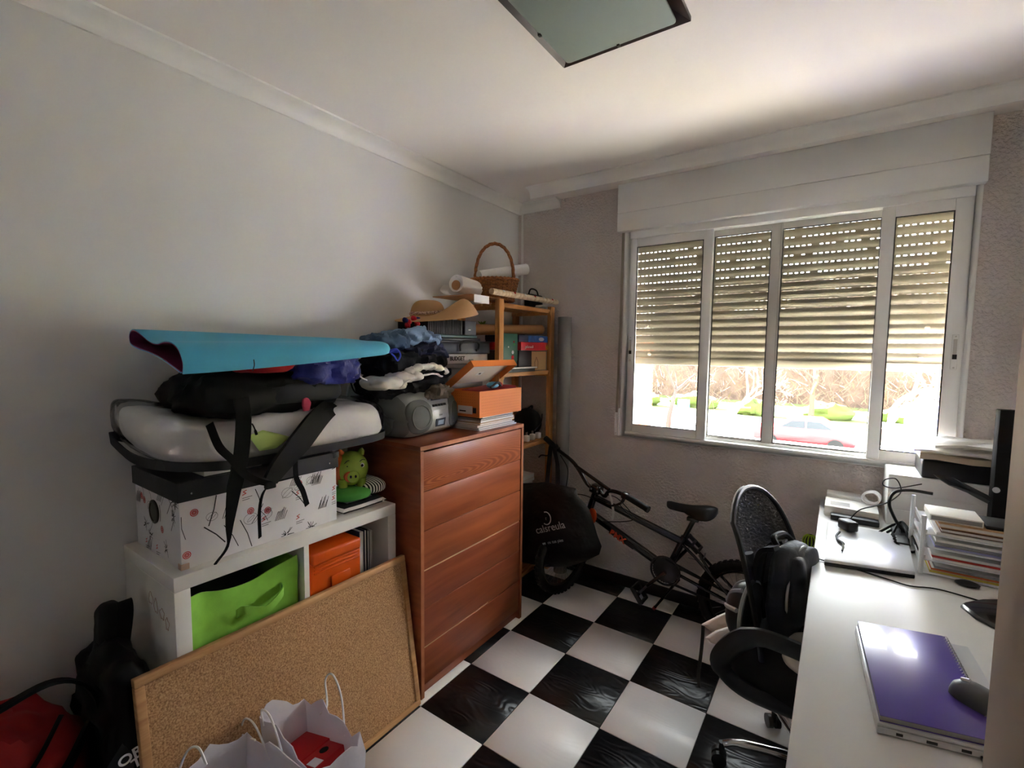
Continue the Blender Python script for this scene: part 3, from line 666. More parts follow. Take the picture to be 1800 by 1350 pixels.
# piggy bank and pouches
mat('pig_green', (142,164,60), .2, var=(9,.25), coat=.4); mat('pig_orange', (196,96,48), .22, var=(14,.2), coat=.4); mat('pouch_green', (70,150,60), .7)
def stripes(name, axis, scale, c1, c2):
    m = mat(name, c1, .8); N, L, b = nodes_of(m); tc = N.new('ShaderNodeTexCoord'); w_ = N.new('ShaderNodeTexWave'); w_.bands_direction = axis; w_.inputs['Scale'].default_value = scale; w_.inputs['Distortion'].default_value = .6
    L.new(tc.outputs['Object'], w_.inputs['Vector']); rp = N.new('ShaderNodeValToRGB'); rp.color_ramp.interpolation = 'CONSTANT'; e = rp.color_ramp.elements; e[0].color = lin(c1)+(1,); e[1].position = .5; e[1].color = lin(c2)+(1,)
    L.new(w_.outputs['Fac'], rp.inputs[0]); L.new(rp.outputs[0], b.inputs['Base Color']); return m
stripes('stripe_fine', 'Y', 26, (28,26,26), (226,220,206)); stripes('stripe_wide', 'Z', 17, (24,24,24), (232,230,224))
sw = thing('striped_pouch', 'flat black and white striped pouch on top of the cube shelf', 'pouch', (.29, -1.54, KT))
MB().pillowed([(.18,-1.675,.842),(.27,-1.680,.842),(.368,-1.675,.842),(.370,-1.58,.842),(.368,-1.470,.842),(.27,-1.462,.842),(.18,-1.47,.842)], (0, 0, 1), .023, .0215).build('pouch_body', 'stripe_wide', sw, smooth=True)
MB().box(.366, .371, -1.492, -1.486, .836, .850).build('zip_end', 'paper', sw)
sg = thing('green_striped_pouch', 'green pouch with fine black and white striped side', 'pouch', (.28, -1.54, .866))
MB().blob((.29, -1.595, .885), (.075, .075, .022), 3, .005, 9, 3.).build('green_side', 'pouch_green', sg, smooth=True)
MB().blob((.26, -1.500, .893), (.10, .065, .030), 5, .006, 8, 2.8).build('striped_side', 'stripe_fine', sg, smooth=True)
pg = thing('piggy_bank', 'green and orange ceramic piggy bank standing on the green pouch', 'piggy bank', (.28, -1.57, .906))
pc = V(.262, -1.560, .972)
MB().ell(pc, (.068, .066, .070), 24, 16).build('pig_body', 'pig_green', pg, smooth=True)
f = (CAM-pc); f.z = 0; f = (f.normalized()*.8+V(.5, -.2, 0)).normalized(); s_ = f.cross(V(0, 0, 1)).normalized()
def snout(c0, r, l, nm, m_):
    q = MB(); q.tube([c0, c0+f*l*.7, c0+f*l, c0+f*(l+.001)], [r*1.05, r, r*.9, .002], 18); return q.build(nm, m_, pg, smooth=True)
MB().ell(pc+s_*.046+f*.016, (.030, .030, .062), 16, 10).build('orange_cheek', 'pig_orange', pg, smooth=True)
snout(pc+f*.052-V(0, 0, .018), .024, .024, 'snout', 'pig_green')
snout(pc+f*.050+s_*.012-V(0, 0, .018), .021, .0245, 'snout_half', 'pig_orange')
for k in (-1, 1): MB().ell(pc+f*.077+s_*.009*k-V(0, 0, .016), (.004, .004, .006), 8, 6).build('nostril', 'hole_black', pg, smooth=True)
for k in (.5, -1): 
    e_ = pc+f*.050+s_*.036*k+V(0, 0, .020); MB().ell(e_, (.009, .009, .009), 10, 8).build('eye', 'paper', pg, smooth=True); MB().ell(e_+f*.005, (.006, .006, .006), 10, 8).build('pupil', 'hole_black', pg, smooth=True)
    MB().tube(bez([e_+V(0, 0, .020)-s_*.012, e_+V(0, 0, .022)+f*.002, e_+s_*.012+V(0, 0, .010)], 4), .0015, 5).build('brow', 'hole_black', pg)
for k in (-1, 1):
    e_ = pc+s_*.036*k+V(0, 0, .056); MB().tube([e_, e_+V(0, 0, .014)+s_*k*.006, e_+V(0, 0, .022)+s_*k*.006+f*.006], [.016, .012, .003], 10).build('ear', 'pig_orange' if k > 0 else 'pig_green', pg, smooth=True)
for a, b_ in ((1, 1), (1, -1), (-1, 1), (-1, -1)):
    e_ = pc+f*.034*a+s_*.034*b_; MB().tube([V(e_.x, e_.y, .9065), V(e_.x, e_.y, .94)], [.017, .020], 12).build('foot', 'pig_green', pg, smooth=True)
# ------------------------------------------------------------------ dresser and what is piled on it
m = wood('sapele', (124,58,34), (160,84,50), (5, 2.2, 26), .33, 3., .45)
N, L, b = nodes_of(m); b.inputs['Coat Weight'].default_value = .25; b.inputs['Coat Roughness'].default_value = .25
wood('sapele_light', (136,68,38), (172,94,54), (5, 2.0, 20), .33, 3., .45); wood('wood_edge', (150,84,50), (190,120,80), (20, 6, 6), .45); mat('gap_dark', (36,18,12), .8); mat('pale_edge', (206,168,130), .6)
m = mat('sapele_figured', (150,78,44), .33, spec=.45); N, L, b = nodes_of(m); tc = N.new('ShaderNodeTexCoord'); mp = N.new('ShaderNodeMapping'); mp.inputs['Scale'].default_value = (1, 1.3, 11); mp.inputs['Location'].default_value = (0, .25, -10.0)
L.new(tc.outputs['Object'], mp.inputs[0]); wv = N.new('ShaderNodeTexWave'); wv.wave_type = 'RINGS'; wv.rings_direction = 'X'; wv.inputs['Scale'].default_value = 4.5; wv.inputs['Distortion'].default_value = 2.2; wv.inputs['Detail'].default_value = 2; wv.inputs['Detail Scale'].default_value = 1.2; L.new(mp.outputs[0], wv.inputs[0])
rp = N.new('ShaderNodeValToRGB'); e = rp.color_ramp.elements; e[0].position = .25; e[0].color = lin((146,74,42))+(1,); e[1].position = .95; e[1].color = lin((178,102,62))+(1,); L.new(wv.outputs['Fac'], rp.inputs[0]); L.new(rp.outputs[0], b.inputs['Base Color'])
DX, DY0, DY1, DZ = .495, -1.408, -.662, 1.062
dr = thing('dresser', 'reddish brown wooden chest with six plain drawers', 'dresser', (.27, -1.035, 0))
for y in (DY0, DY1-.019): MB().box(.03, DX, y, y+.019, 0, DZ-.0195).build('side_panel', 'sapele', dr, bevel=.0015)
MB().box(.03, DX, DY0, DY1, DZ-.019, DZ).build('top_panel', 'sapele', dr, bevel=.0015)
MB().box(DX+.0001, DX+.0012, DY0+.001, DY1-.001, DZ-.018, DZ-.001).build('edge_band', 'wood_edge', dr)
for y in (DY0, DY1-.019): MB().box(DX+.0001, DX+.0012, y+.001, y+.018, .002, DZ-.02).build('edge_band', 'wood_edge', dr)
MB().box(.03, .45, DY0+.02, DY1-.02, .05, DZ-.02).build('carcass', 'gap_dark', dr)
n = 6; z1 = DZ-.024; hh = (z1-.052)/n
for k in range(n):
    a, b2 = z1-(k+1)*hh, z1-k*hh
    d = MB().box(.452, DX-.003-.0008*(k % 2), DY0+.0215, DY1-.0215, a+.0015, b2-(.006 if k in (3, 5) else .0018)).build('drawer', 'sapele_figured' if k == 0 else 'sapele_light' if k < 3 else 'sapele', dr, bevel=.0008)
    if k in (3, 5): MB().box(.452, DX-.007, DY0+.022, (DY1-.022) if k == 3 else -.95, b2-.006, b2-.0002).build('drawer_edge', 'pale_edge', d)
MB().box(.40, DX-.02, DY0+.02, DY1-.02, .004, .05).build('plinth', 'sapele', dr)

# boombox
mat('silver_plastic', (158,160,156), .34, .45); mat('grey_plastic', (112,116,112), .45, .1); mat('speaker_mesh', (92,96,92), .6, .1, bump=(500,.8,.001)); mat('lcd', (58,66,78), .15); mat('lcd_light', (150,170,190), .2); mat('dark_plastic', (30,31,33), .45)
bo = thing('boombox', 'silver portable CD radio with round grey speakers on the dresser', 'radio', (.235, -1.18, DZ))
bc = V(.19, -1.182, DZ); bt = R(7)
BM = Matrix.Translation(bc) @ Matrix.Rotation(bt, 4, 'Z')       # local: +x front, y width
Wb = .205
def bsec(y, grow=0.):
    t = abs(y)/Wb; e = math.sqrt(max(0, 1-t**6)); xf = .085+.085*e**.8+grow; xb = -.075*max(e, .35)
    zt = .120+.082*e; zb = .012*(1-e)+.004
    return [V(xb, y, zb+.02), V(xb+.02, y, zb), V(xf-.035, y, zb), V(xf-.008, y, zb+.022), V(xf, y, zb+.07), V(xf-.006, y, zt-.075), V(xf-.028, y, zt-.030), V(xf-.065, y, zt-.004), V(xf-.11, y, zt), V(xb+.015, y, zt-.012), V(xb, y, zt-.04)]
q = MB(); q.M = BM; ys = [-Wb+2*Wb*k/30 for k in range(31)]; q.loft([bsec(y) for y in ys]); q.build('body', 'silver_plastic', bo, smooth=True, ang=60)
def front_x(y, z):
    s = bsec(y); pts = [(p.z, p.x) for p in s[2:8]]
    for (a, xa), (b_, xb) in zip(pts, pts[1:]):
        if a <= z <= b_: return xa+(xb-xa)*(z-a)/max(b_-a, 1e-6)
    return pts[-1][1]
def bface(poly, e0, e1, nm, m_, par=None, bevel=.002):
    """raised panel following the front: poly of (y,z)"""
    cy = sum(p[0] for p in poly)/len(poly); cz = sum(p[1] for p in poly)/len(poly); q = MB(); q.M = BM; rings = []
    for e, s in ((e0, 1), (e1, 1), (e1+.001, .92), (e1+.001, .6), (e1+.001, .3), (e1+.001, .02)):
        rings.append([V(front_x(cy+(y-cy)*s, cz+(z-cz)*s)+e, cy+(y-cy)*s, cz+(z-cz)*s) for y, z in poly])
    q.loft(rings); return q.build(nm, m_, par or bo, smooth=True, ang=50)
def oval(cy, cz, ry, rz, n=28, p=2.6): return [(cy+ry*math.copysign(abs(math.cos(2*math.pi*k/n))**(2/p), math.cos(2*math.pi*k/n)), cz+rz*math.copysign(abs(math.sin(2*math.pi*k/n))**(2/p), math.sin(2*math.pi*k/n))) for k in range(n)]
for c_ in (-.116, .134):
    ry = .072 if c_ < 0 else .052
    sp = bface(oval(c_, .092, ry, .074), -.004, .003, 'speaker_grille', 'speaker_mesh')
    pts = [BM @ V(front_x(y, z)+.0055, y, z) for y, z in oval(c_, .090, ry*.74, .052, 28, 2)]
    MB().tube(pts, .0022, 6, closed=True).build('speaker_ring', 'grey_plastic', sp, smooth=True)
bface([(-.040, .020), (.078, .020), (.074, .112), (-.036, .112)], -.003, .002, 'tape_door', 'silver_plastic')
bface([(-.018, .036), (.052, .036), (.052, .072), (-.018, .072)], .001, .004, 'display', 'lcd')
bface([(-.004, .042), (.040, .042), (.040, .064), (-.004, .064)], .004, .005, 'display_glass', 'lcd_light')
for k in range(5): bface([(-.034+k*.021, .128), (-.019+k*.021, .128), (-.019+k*.021, .138), (-.034+k*.021, .138)], 0, .003, 'button', 'dark_plastic')
bface([(-.030, .155), (.040, .155), (.036, .176), (-.024, .176)], -.001, .002, 'cassette_window', 'lcd'); bface([(.056, .160), (.072, .160), (.072, .166), (.056, .166)], 0, .003, 'button', 'dark_plastic')
q = MB(); q.M = BM; q.tube(bez([V(-.01, -.19, .13), V(-.02, -.185, .20), V(-.02, -.10, .217), V(-.02, .10, .217), V(-.02, .185, .20), V(-.01, .19, .13)], 6), .009, 8); q.build('carry_handle', 'grey_plastic', bo, smooth=True)
for k in range(3): bface([(.004+k*.009, .084), (.010+k*.009, .084), (.010+k*.009, .091), (.004+k*.009, .091)], .002, .003, 'brand_mark', 'grey_plastic')
q = MB(); q.M = BM; q.loft([[p+V(.0015 if i in (2,3,4,5,6,7) else -.001, 0, .0012 if i in (7,8,9) else 0) for i, p in enumerate(bsec(y))] for y in [-Wb+.0005+.026*k/6 for k in range(7)]]); q.build('end_cap', 'grey_plastic', bo, smooth=True, ang=60)

# magazines under the orange box
random.seed(8); z = DZ; mats_ = ['paper', 'grey_card', 'paper', 'pale_edge', 'paper', 'dark_plastic', 'paper']
labs = ['white magazine at bottom of the pile under orange box', 'grey folder second from bottom under orange box', 'white booklet third from bottom under orange box', 'beige book in the middle of the pile under orange box', 'white notebook above the beige book under orange box', 'black slim book near top of pile under orange box', 'white magazine directly under the orange shoe box']
for k in range(7):
    h = (.006, .009, .012, .009, .010, .008, .011)[k]; dx, dy = random.uniform(-.006, .010), random.uniform(-.02, .012)
    q = thing('magazine', labs[k], 'magazine', (.36, -.83, z), 'pile under the orange box'); x0, x1, y0, y1 = .262, .463+dx-.003*k, -1.000+dy+.008*k, -.690+dy
    MB().box(x0, x1, y0, y1, z+.0002, z+.0016).build('cover', mats_[k], q); MB().box(x0+.002, x1-.002, y0+.002, y1-.002, z+.0016, z+h-.0016).build('pages', 'paper', q); MB().box(x0, x1, y0, y1, z+h-.0016, z+h-.0001).build('cover', mats_[k], q)
    z += h
ZB = z
# orange shoe box, lid hinged open
m = mat('orange_card', (226,128,58), .6); N, L, b = nodes_of(m)
mat('orange_inner', (216,206,190), .8); mat('orange_dot', (196,100,40), .7); mat('box_interior_red', (150,28,30), .6)
sb = thing('orange_shoe_box', 'orange perforated shoe box with lid open on dresser', 'box', (.37, -.82, ZB))
x0, x1, y0, y1, z0, z1 = .270, .468, -1.000, -.648, ZB, ZB+.124
MB().box(x1-.004, x1, y0, y1, z0, z1).build('front_wall', 'orange_card', sb); MB().box(x0, x0+.004, y0, y1, z0, z1).build('back_wall', 'orange_card', sb)
MB().box(x0+.0042, x1-.0042, y0, y0+.004, z0, z1).build('end_wall', 'orange_card', sb); MB().box(x0+.0042, x1-.0042, y1-.004, y1, z0, z1).build('end_wall', 'orange_card', sb)
MB().box(x0+.0042, x1-.0042, y0+.0042, y1-.0042, z0, z0+.004).build('base', 'orange_card', sb)
q = MB()
for i in range(24):
    for j in range(7):
        yy, zz = y0+.020+i*.0135, z0+.014+j*.014; q.box(x1, x1+.0004, yy-.0016, yy+.0016, zz-.0016, zz+.0016)
for i in range(12):
    for j in range(4):
        xx, zz = x0+.020+i*.0135, z0+.070+j*.013; q.box(xx-.0016, xx+.0016, y0-.0004, y0, zz-.0016, zz+.0016)
tag(q.build('perforations', 'orange_dot', sb), kind='stuff')
MB().box(.335, .425, y0-.0012, y0, z0+.014, z0+.052).build('size_label', 'paper', sb); MB().box(.345, .385, y0-.0018, y0-.0010, z0+.024, z0+.030).build('label_print', 'ink', sb); MB().box(.428, .448, y0-.0014, y0-.0002, z0+.020, z0+.046).build('logo', 'ink', sb)
la = R(36); LM = Matrix.Translation((x0-.002, 0, z1+.002)) @ Matrix.Rotation(-la, 4, 'Y')
q = MB(); q.M = LM; q.box(0, .204, y0-.004, y1+.004, .026, .029); ld = q.build('lid', 'orange_card', sb, bevel=.001)
for a in ((.201, .204, y0-.004, y1+.004), (0, .204, y0-.004, y0-.001), (0, .204, y1+.001, y1+.004)):
    q = MB(); q.M = LM; q.box(a[0], a[1], a[2], a[3], -.006, .0262); q.build('lid_flap', 'orange_card', ld)
q = MB(); q.M = LM; q.box(.004, .200, y0, y1, .0238, .0255); q.build('lid_lining', 'orange_inner', ld)
q = MB(); q.M = LM; q.box(.075, .105, -.85, -.80, .0225, .0237); q.build('lid_sticker', 'paper', ld); q = MB(); q.M = LM; q.box(.085, .096, -.832, -.818, .0215, .0224); q.build('lid_print', 'ink', ld)
q = MB(); q.M = Matrix.Translation((.375, -.80, ZB+.098)) @ Matrix.Rotation(R(5), 4, 'Z') @ Matrix.Rotation(R(3), 4, 'X'); q.box(-.080, .080, -.135, .135, -.090, .030)
tag(q.build('red_packet', 'box_interior_red', bevel=.003), 'dark red cardboard packet inside the open orange box', 'packet')
mat('toy_blue', (90,170,206), .35)
tb = thing('toy_visor', 'small blue plastic toy resting on the red packet', 'toy', (.43, -.83, ZB+.128))
MB().ell((.425, -.842, ZB+.145), (.024, .044, .017), 16, 10).build('shell', 'toy_blue', tb, smooth=True); MB().tube(bez([(.445, -.885, ZB+.136), (.455, -.842, ZB+.158), (.44, -.795, ZB+.140)], 5), .006, 6).build('rim', 'dark_plastic', tb, smooth=True)
mat('toy_red', (176,40,40), .4); MB().ell((.420, -.780, ZB+.144), (.016, .018, .014), 12, 8).build('red_piece', 'toy_red', tb, smooth=True)
tag(MB().blob((.185, -1.015, 1.335), (.045, .105, .040), 13, .012, 9, rz=R(-12)).build('black_sock', 'dark_cloth', smooth=True), 'black garment draped behind the open orange lid', 'clothes')

# stack of cases and boxes against the wall, straw hat on top
SXF = .235
def at(x, y): return px(x, y, 0, SXF)
mat('case_grey', (62,64,68), .5, bump=(300,.3,.001)); mat('wrap_white', (226,226,230), .35, bump=(9,.4,.02)); mat('teal_board', (62,92,92), .4); mat('crate_grey', (150,152,156), .3, transl=.2); mat('ridge_black', (34,35,38), .5)
zt = at(790, 640).z; a0, a1 = at(786, 640).y, at(862, 636).y
sc_ = thing('plastic_crate', 'translucent grey plastic crate under the wrapped paper box', 'crate', (.13, -.82, DZ))
MB().box(.022, .23, -.952, -.672, DZ, zt-.022).build('crate_body', 'crate_grey', sc_, bevel=.008); MB().box(.020, .234, -1.00, -.668, zt-.0215, zt).build('crate_lid', 'crate_grey', sc_, bevel=.004)
zb1 = zt+.050
pr_ = thing('paper_box', 'white wrapped ream box printed BUDGET beneath grey case', 'box', (.13, -.9, zt)); yA, yB = at(776, 630).y, at(858, 630).y
bd = MB().box(.022, .228, yA, yB, zt+.0003, zb1).build('wrapper', 'wrap_white', pr_, bevel=.004)
MB().box(.021, .229, yA-.001, at(788, 630).y, zt+.001, zb1-.001).build('grey_end', 'grey_card', pr_, bevel=.003)
text('lettering', 'BUDGET', .030, (.2287, at(791, 630).y+.006, zt+.017), (0, 1, 0), (0, 0, 1), 'ink', pr_, bold=.0006)
text('lettering', 'PAPEL', .015, (.2287, at(826, 630).y, zt+.012), (0, 1, 0), (0, 0, 1), 'grey_card', pr_)
zb2 = at(775, 598).z; yA, yB = at(775, 610).y, at(861, 610).y
ca = thing('grey_case', 'dark grey hard case with black cable on top of wrapped paper box', 'case', (.13, -.9, zb1))
MB().box(.020, .236, yA, yB, zb1+.0005, zb2-.010).build('case_body', 'case_grey', ca, bevel=.004); MB().box(.018, .238, yA-.003, yB+.003, zb2-.0095, zb2).build('case_lid', 'case_grey', ca, bevel=.003)
cbx = [at(806, 617)+V(.012, 0, 0), at(806, 605)+V(.014, 0, 0), at(815, 600)+V(.014, 0, 0), at(836, 602)+V(.014, 0, 0), at(838, 612)+V(.012, 0, 0), at(834, 616)+V(.012, 0, 0)]
MB().tube(bez(cbx, 6), .006, 7).build('cable', 'nylon_black', ca, smooth=True)
zb3 = zb2+.030; tb_ = thing('teal_board', 'dark teal board lying between grey case and black ribbed unit', 'board', (.13, -.95, zb2))
MB().box(.015, .245, at(752, 590).y, at(842, 590).y, zb2+.0005, zb2+.014).build('black_layer', 'ridge_black', tb_, bevel=.003); MB().box(.015, .240, at(755, 590).y, at(838, 590).y, zb2+.0145, zb3).build('teal_layer', 'teal_board', tb_, bevel=.005)
yA, yB = at(752, 575).y, at(836, 575).y; zb4 = at(800, 562).z
hu = thing('ribbed_unit', 'black ribbed electric unit under the straw hat', 'appliance', (.13, -.97, zb3)); MB().box(.030, .222, yA, yB-.005, zb3+.0005, zb4-.003).build('core', 'ridge_black', hu, bevel=.003)
MB().box(.025, .240, at(816, 575).y, yB, zb3+.0005, zb4).build('end_cap', 'case_grey', hu, bevel=.004); yy = yA
while yy < at(815, 575).y-.012:
    MB().box(.028, .236, yy, yy+.007, zb3+.001, zb4-.001).build('rib', 'ridge_black', hu, bevel=.001); yy += .0125
MB().box(.240, .2412, at(822, 575).y, at(826, 575).y, zb3+.025, zb3+.030).build('logo', 'paper', hu)
m = mat('straw', (176,136,92), .8, bump=(220,.4,.002)); mat('hat_band', (110,54,50), .8, var=(160,.5,(226,196,170))); mat('pom_red', (190,30,44), .9, bump=(150,.8,.01)); mat('pom_blue', (30,44,110), .9, bump=(150,.8,.01))
ht = thing('straw_hat', 'tan straw sun hat with wavy brim and pompom band', 'hat', (.17, -1.10, zb4))
rv, tv = V(.81, .59, 0), V(.59, -.81, 0)
hc = px(768, 566, 0, .20); hc.z = max(hc.z, zb4+.012); cc_ = hc-rv*.045
def brim(u_, v):        # u around, v from crown out to the edge
    a = 2*math.pi*u_; c_, s_ = math.cos(a), math.sin(a); r_ = .075+.125*v
    z = -.030*v*max(0, s_)-.018*v*max(0, -c_)
    if c_ > 0: z += c_**1.3*(.088*math.sin(math.pi*min(1, v*.95)**1.15))
    p = cc_.lerp(hc, v)+rv*c_*r_*1.02+tv*s_*r_*.82; p.z = hc.z+z; p.x = max(p.x, .012); return p
q = MB(); top = [[brim(k/56, j/10) for k in range(56)] for j in range(11)]; bot = [[p-V(0, 0, .0025) for p in r_] for r_ in reversed(top)]; q.loft(top+bot+[top[0]], closed_ends=False); q.build('brim', 'straw', ht, smooth=True)
rings = []
for j in range(10):
    t = j/9*math.pi/2; s = (math.cos(t)**.55)*.082+.002; zz = .080*math.sin(t)
    rings.append([V(max((cc_+rv*math.cos(2*math.pi*k/40)*s*1.02+tv*math.sin(2*math.pi*k/40)*s*.9).x, .014), (cc_+rv*math.cos(2*math.pi*k/40)*s*1.02+tv*math.sin(2*math.pi*k/40)*s*.9).y, brim(k/40, .04).z*(1-j/9)+hc.z*(j/9)+zz-.002) for k in range(40)])
MB().loft(rings).build('crown', 'straw', ht, smooth=True)
MB().tube([V(max((cc_+rv*math.cos(2*math.pi*k/40)*.083+tv*math.sin(2*math.pi*k/40)*.074).x, .016), (cc_+rv*math.cos(2*math.pi*k/40)*.083+tv*math.sin(2*math.pi*k/40)*.074).y, brim(k/40, .06).z+.012) for k in range(40)], .0075, 8, closed=True).build('band', 'hat_band', ht, smooth=True)
for x, y, m_ in ((718, 566, 'pom_red'), (727, 560, 'pom_red'), (716, 572, 'pom_red'), (712, 563, 'pom_blue'), (735, 562, 'pom_blue'), (733, 569, 'pom_red')):
    MB().blob(px(x, y, 0, .20), (.014, .014, .014), 3, .003, 60, 2, nu=16, nv=10).build('pompom', m_, ht, smooth=True)

# clothes heap above the radio
mat('denim', (70,92,118), .85, var=(14,.25), bump=(220,.3,.001)); mat('denim_light', (122,146,176), .85, var=(9,.25), bump=(220,.3,.001)); mat('cloth_black', (16,17,22), .9, bump=(30,.4,.01)); mat('cloth_navy', (20,26,54), .85, bump=(26,.4,.01)); mat('cotton_white', (216,212,202), .9, bump=(24,.4,.008)); mat('cloth_brown', (112,98,82), .9, bump=(26,.4,.01)); mat('blue_cord', (40,60,190), .6)
CX = .20
cA = px(712, 690, 0, CX); zt_b = DZ+.206
mat('printer_grey', (92,92,90), .5)
dv = thing('grey_device', 'grey plastic electronic device behind the silver radio', 'device', (.06, -1.33, DZ)); MB().box(.032, .10, -1.40, -1.10, DZ, DZ+.15).build('device_body', 'printer_grey', dv, bevel=.006); MB().box(.036, .098, -1.396, -1.104, DZ+.1505, DZ+.172).build('device_top', 'dark_plastic', dv, bevel=.004)
def heap(nm, lb, x, y, w, h, m_, seed, dep=.13, amp=.018, p=2.5, rz=0, xx=CX, fs=8):
    c = px(x, y, 0, xx); k = 829/((c-CAM).dot(_f)); sz = (dep, w/k/2*1.16, h/k/2*1.06)
    return tag(MB().blob(c, sz, seed, amp*1.5, fs*1.5, p, rz=rz, nu=84, nv=40, bottom=.9, crease=1.1).build(nm, m_, smooth=True), lb, 'clothes')
heap('black_trousers', 'black trousers bunched at the bottom of clothes heap', 706, 676, 150, 44, 'cloth_black', 31, .12)
heap('black_jacket', 'black tracksuit jacket below the jeans in clothes heap', 712, 637, 150, 52, 'cloth_black', 34, .13)
heap('navy_hoodie', 'navy hoodie in clothes heap just under the jeans', 726, 617, 112, 34, 'cloth_navy', 37, .13)
j = heap('blue_jeans', 'dark blue denim jeans on top of clothes heap by turquoise mat', 676, 602, 62, 34, 'denim', 41, .11)
heap('light_jeans', 'faded light denim garment crowning the clothes heap', 725, 595, 84, 30, 'denim_light', 45, .12, xx=.19)
wh = thing('white_sweatshirt', 'white sweatshirt with sleeve spread across clothes heap', 'clothes', px(700, 670, 0, .30))
MB().blob(px(676, 674, 0, .29), (.075, .105, .036), 51, .020, 7, 2.4, rz=R(8), crease=.7, nu=72, nv=36).build('bodice', 'cotton_white', wh, smooth=True)
MB().blob(px(712, 662, 0, .305), (.055, .085, .030), 53, .018, 9, 2.3, rz=R(-18), crease=.7, nu=64, nv=32).build('fold', 'cotton_white', wh, smooth=True)
sl = [px(705, 664, 0, .315), px(725, 650, 0, .325), px(748, 644, 0, .325), px(768, 646, 0, .318), px(786, 654, 0, .312)]; q = MB(); q.tube(bez(sl, 8), [.030-.012*k/32+.004*math.sin(k*1.3)+.003*math.sin(k*2.9) for k in range(33)], 16, flat=.62); q.v = [v+V(1, .4, .8)*.007*noise.noise(v*45) for v in q.v]; q.build('sleeve', 'cotton_white', wh, smooth=True)
sl = [px(702, 682, 0, .345), px(716, 670, 0, .350), px(745, 660, 0, .345), px(766, 657, 0, .335), px(776, 662, 0, .33)]; q = MB(); q.tube(bez(sl, 8), .009, 10, flat=.5); q.v = [v+V(1, .4, .8)*.004*noise.noise(v*40) for v in q.v]; q.build('hem', 'cotton_white', wh, smooth=True)
br = thing('brown_trousers', 'olive brown trousers crumpled on top of the radio', 'clothes', px(760, 690, 0, .30))
MB().blob(px(762, 685, 0, .29), (.08, .085, .026), 61, .022, 18, 2.4, crease=1., nu=72, nv=32).build('leg_fold', 'cloth_brown', br, smooth=True); MB().blob(px(768, 694, 0, .325), (.040, .080, .022), 64, .016, 18, 2.4, crease=1., nu=64, nv=30).build('waistband', 'cloth_brown', br, smooth=True)
bcd = thing('blue_drawcord', 'bright blue drawcord looped on the dark clothes', 'cord', px(695, 625, 0, .33))
MB().tube(bez([px(684, 620, 0, .335), px(697, 614, 0, .345), px(704, 624, 0, .345), px(699, 634, 0, .345), px(693, 626, 0, .345), px(688, 622, 0, .34)], 6), .0035, 6).build('cord_loop', 'blue_cord', bcd, smooth=True); MB().blob(px(692, 617, 0, .32), (.02, .022, .012), 4, .006, 20).build('cord_knot', 'blue_cord', bcd, smooth=True)
tag(MB().tube(bez([px(634, 640, 0, .20), px(622, 655, 0, .16), px(612, 680, 0, .10), px(607, 712, 0, .04), px(606, 740, 0, .025)], 6), .004, 6).build('white_cable', 'cord_white', smooth=True), 'white cable hanging down beside the clothes heap', 'cable')
tag(MB().tube(bez([px(632, 646, 0, .30), px(628, 655, 0, .31), px(636, 664, 0, .31), px(645, 668, 0, .30)], 6), .003, 6).build('drawstring', 'cord_white', smooth=True), 'short white drawstring loop at edge of the clothes heap', 'cord')
tag(MB().tube(bez([px(615, 668, 0, .12), px(625, 690, 0, .14), px(650, 694, 0, .15), px(690, 692, 0, .10), px(645, 705, 0, .09), px(635, 715, 0, .08), px(650, 722, 0, .06)], 6), .003, 6).build('black_cable', 'nylon_black', smooth=True), 'black cable tangled beside the silver radio', 'cable')

# ------------------------------------------------------------------ wooden rack in the corner
wood('pine', (176,118,64), (208,150,92), (40, 40, 5), .5); wood('pine_slat', (176,118,64), (208,150,92), (40, 6, 40), .5)
RX0, RX1, RY0, RY1, RT = .022, .325, -.655, -.055, 1.722
rk = thing('wooden_rack', 'open pine shelf rack standing in the corner behind dresser', 'rack', (.17, -.35, 0))
for x in (RX0, RX1-.030):
    for y in (RY0, RY1-.042): MB().box(x, x+.030, y, y+.042, 0, RT).build('post', 'pine', rk, bevel=.002)
for zz in (1.704, 1.318, .876, .46, .08):
    for y in (RY0+.0425, RY1-.056): MB().box(RX0+.004, RX1-.004, y, y+.013, zz-.036, zz-.0135).build('end_rail', 'pine_slat', rk, bevel=.001)
    for x in (RX0+.031, RX0+.092, RX0+.152, RX0+.213): MB().box(x, x+.048, RY0+.043, RY1-.043, zz-.013, zz).build('slat', 'pine_slat', rk, bevel=.0015)
    MB().box(RX1-.0295, RX1-.012, RY0+.043, RY1-.043, zz-.024, zz).build('front_rail', 'pine_slat', rk, bevel=.001)
ZT = RT+.0
# wicker basket
m = mat('wicker', (150,92,48), .6, var=(60,.35)); mat('wicker_dark', (104,60,30), .6)
bs = thing('wicker_basket', 'brown wicker basket with tall arched handle on the rack', 'basket', (.19, -.475, ZT))
bcx, bcy = .168, -.493; ay, ax_ = .128, .098
def bpt(a, z, k=0.): s = 1+.22*z/.115+k; return V(bcx, bcy, ZT+.008+z)+rv*ay*s*math.cos(a)*.86+tv*ax_*s*math.sin(a)*.86
NS = 28
for r_ in range(13):
    z = .006+r_*.0085; pts = []
    for k in range(NS*2): pts.append(bpt(math.pi*k/NS, z, .035*(1 if (k//2+r_) % 2 else -1)))
    MB().tube(pts, .0052, 6, closed=True).build('weave_row', 'wicker', bs, smooth=True)
q = MB()
for k in range(NS):
    a = 2*math.pi*(k+.25)/NS; q.tube([bpt(a, 0), bpt(a, .06), bpt(a, .118)], .003, 5)
tag(q.build('stakes', 'wicker_dark', bs, smooth=True), kind='stuff')
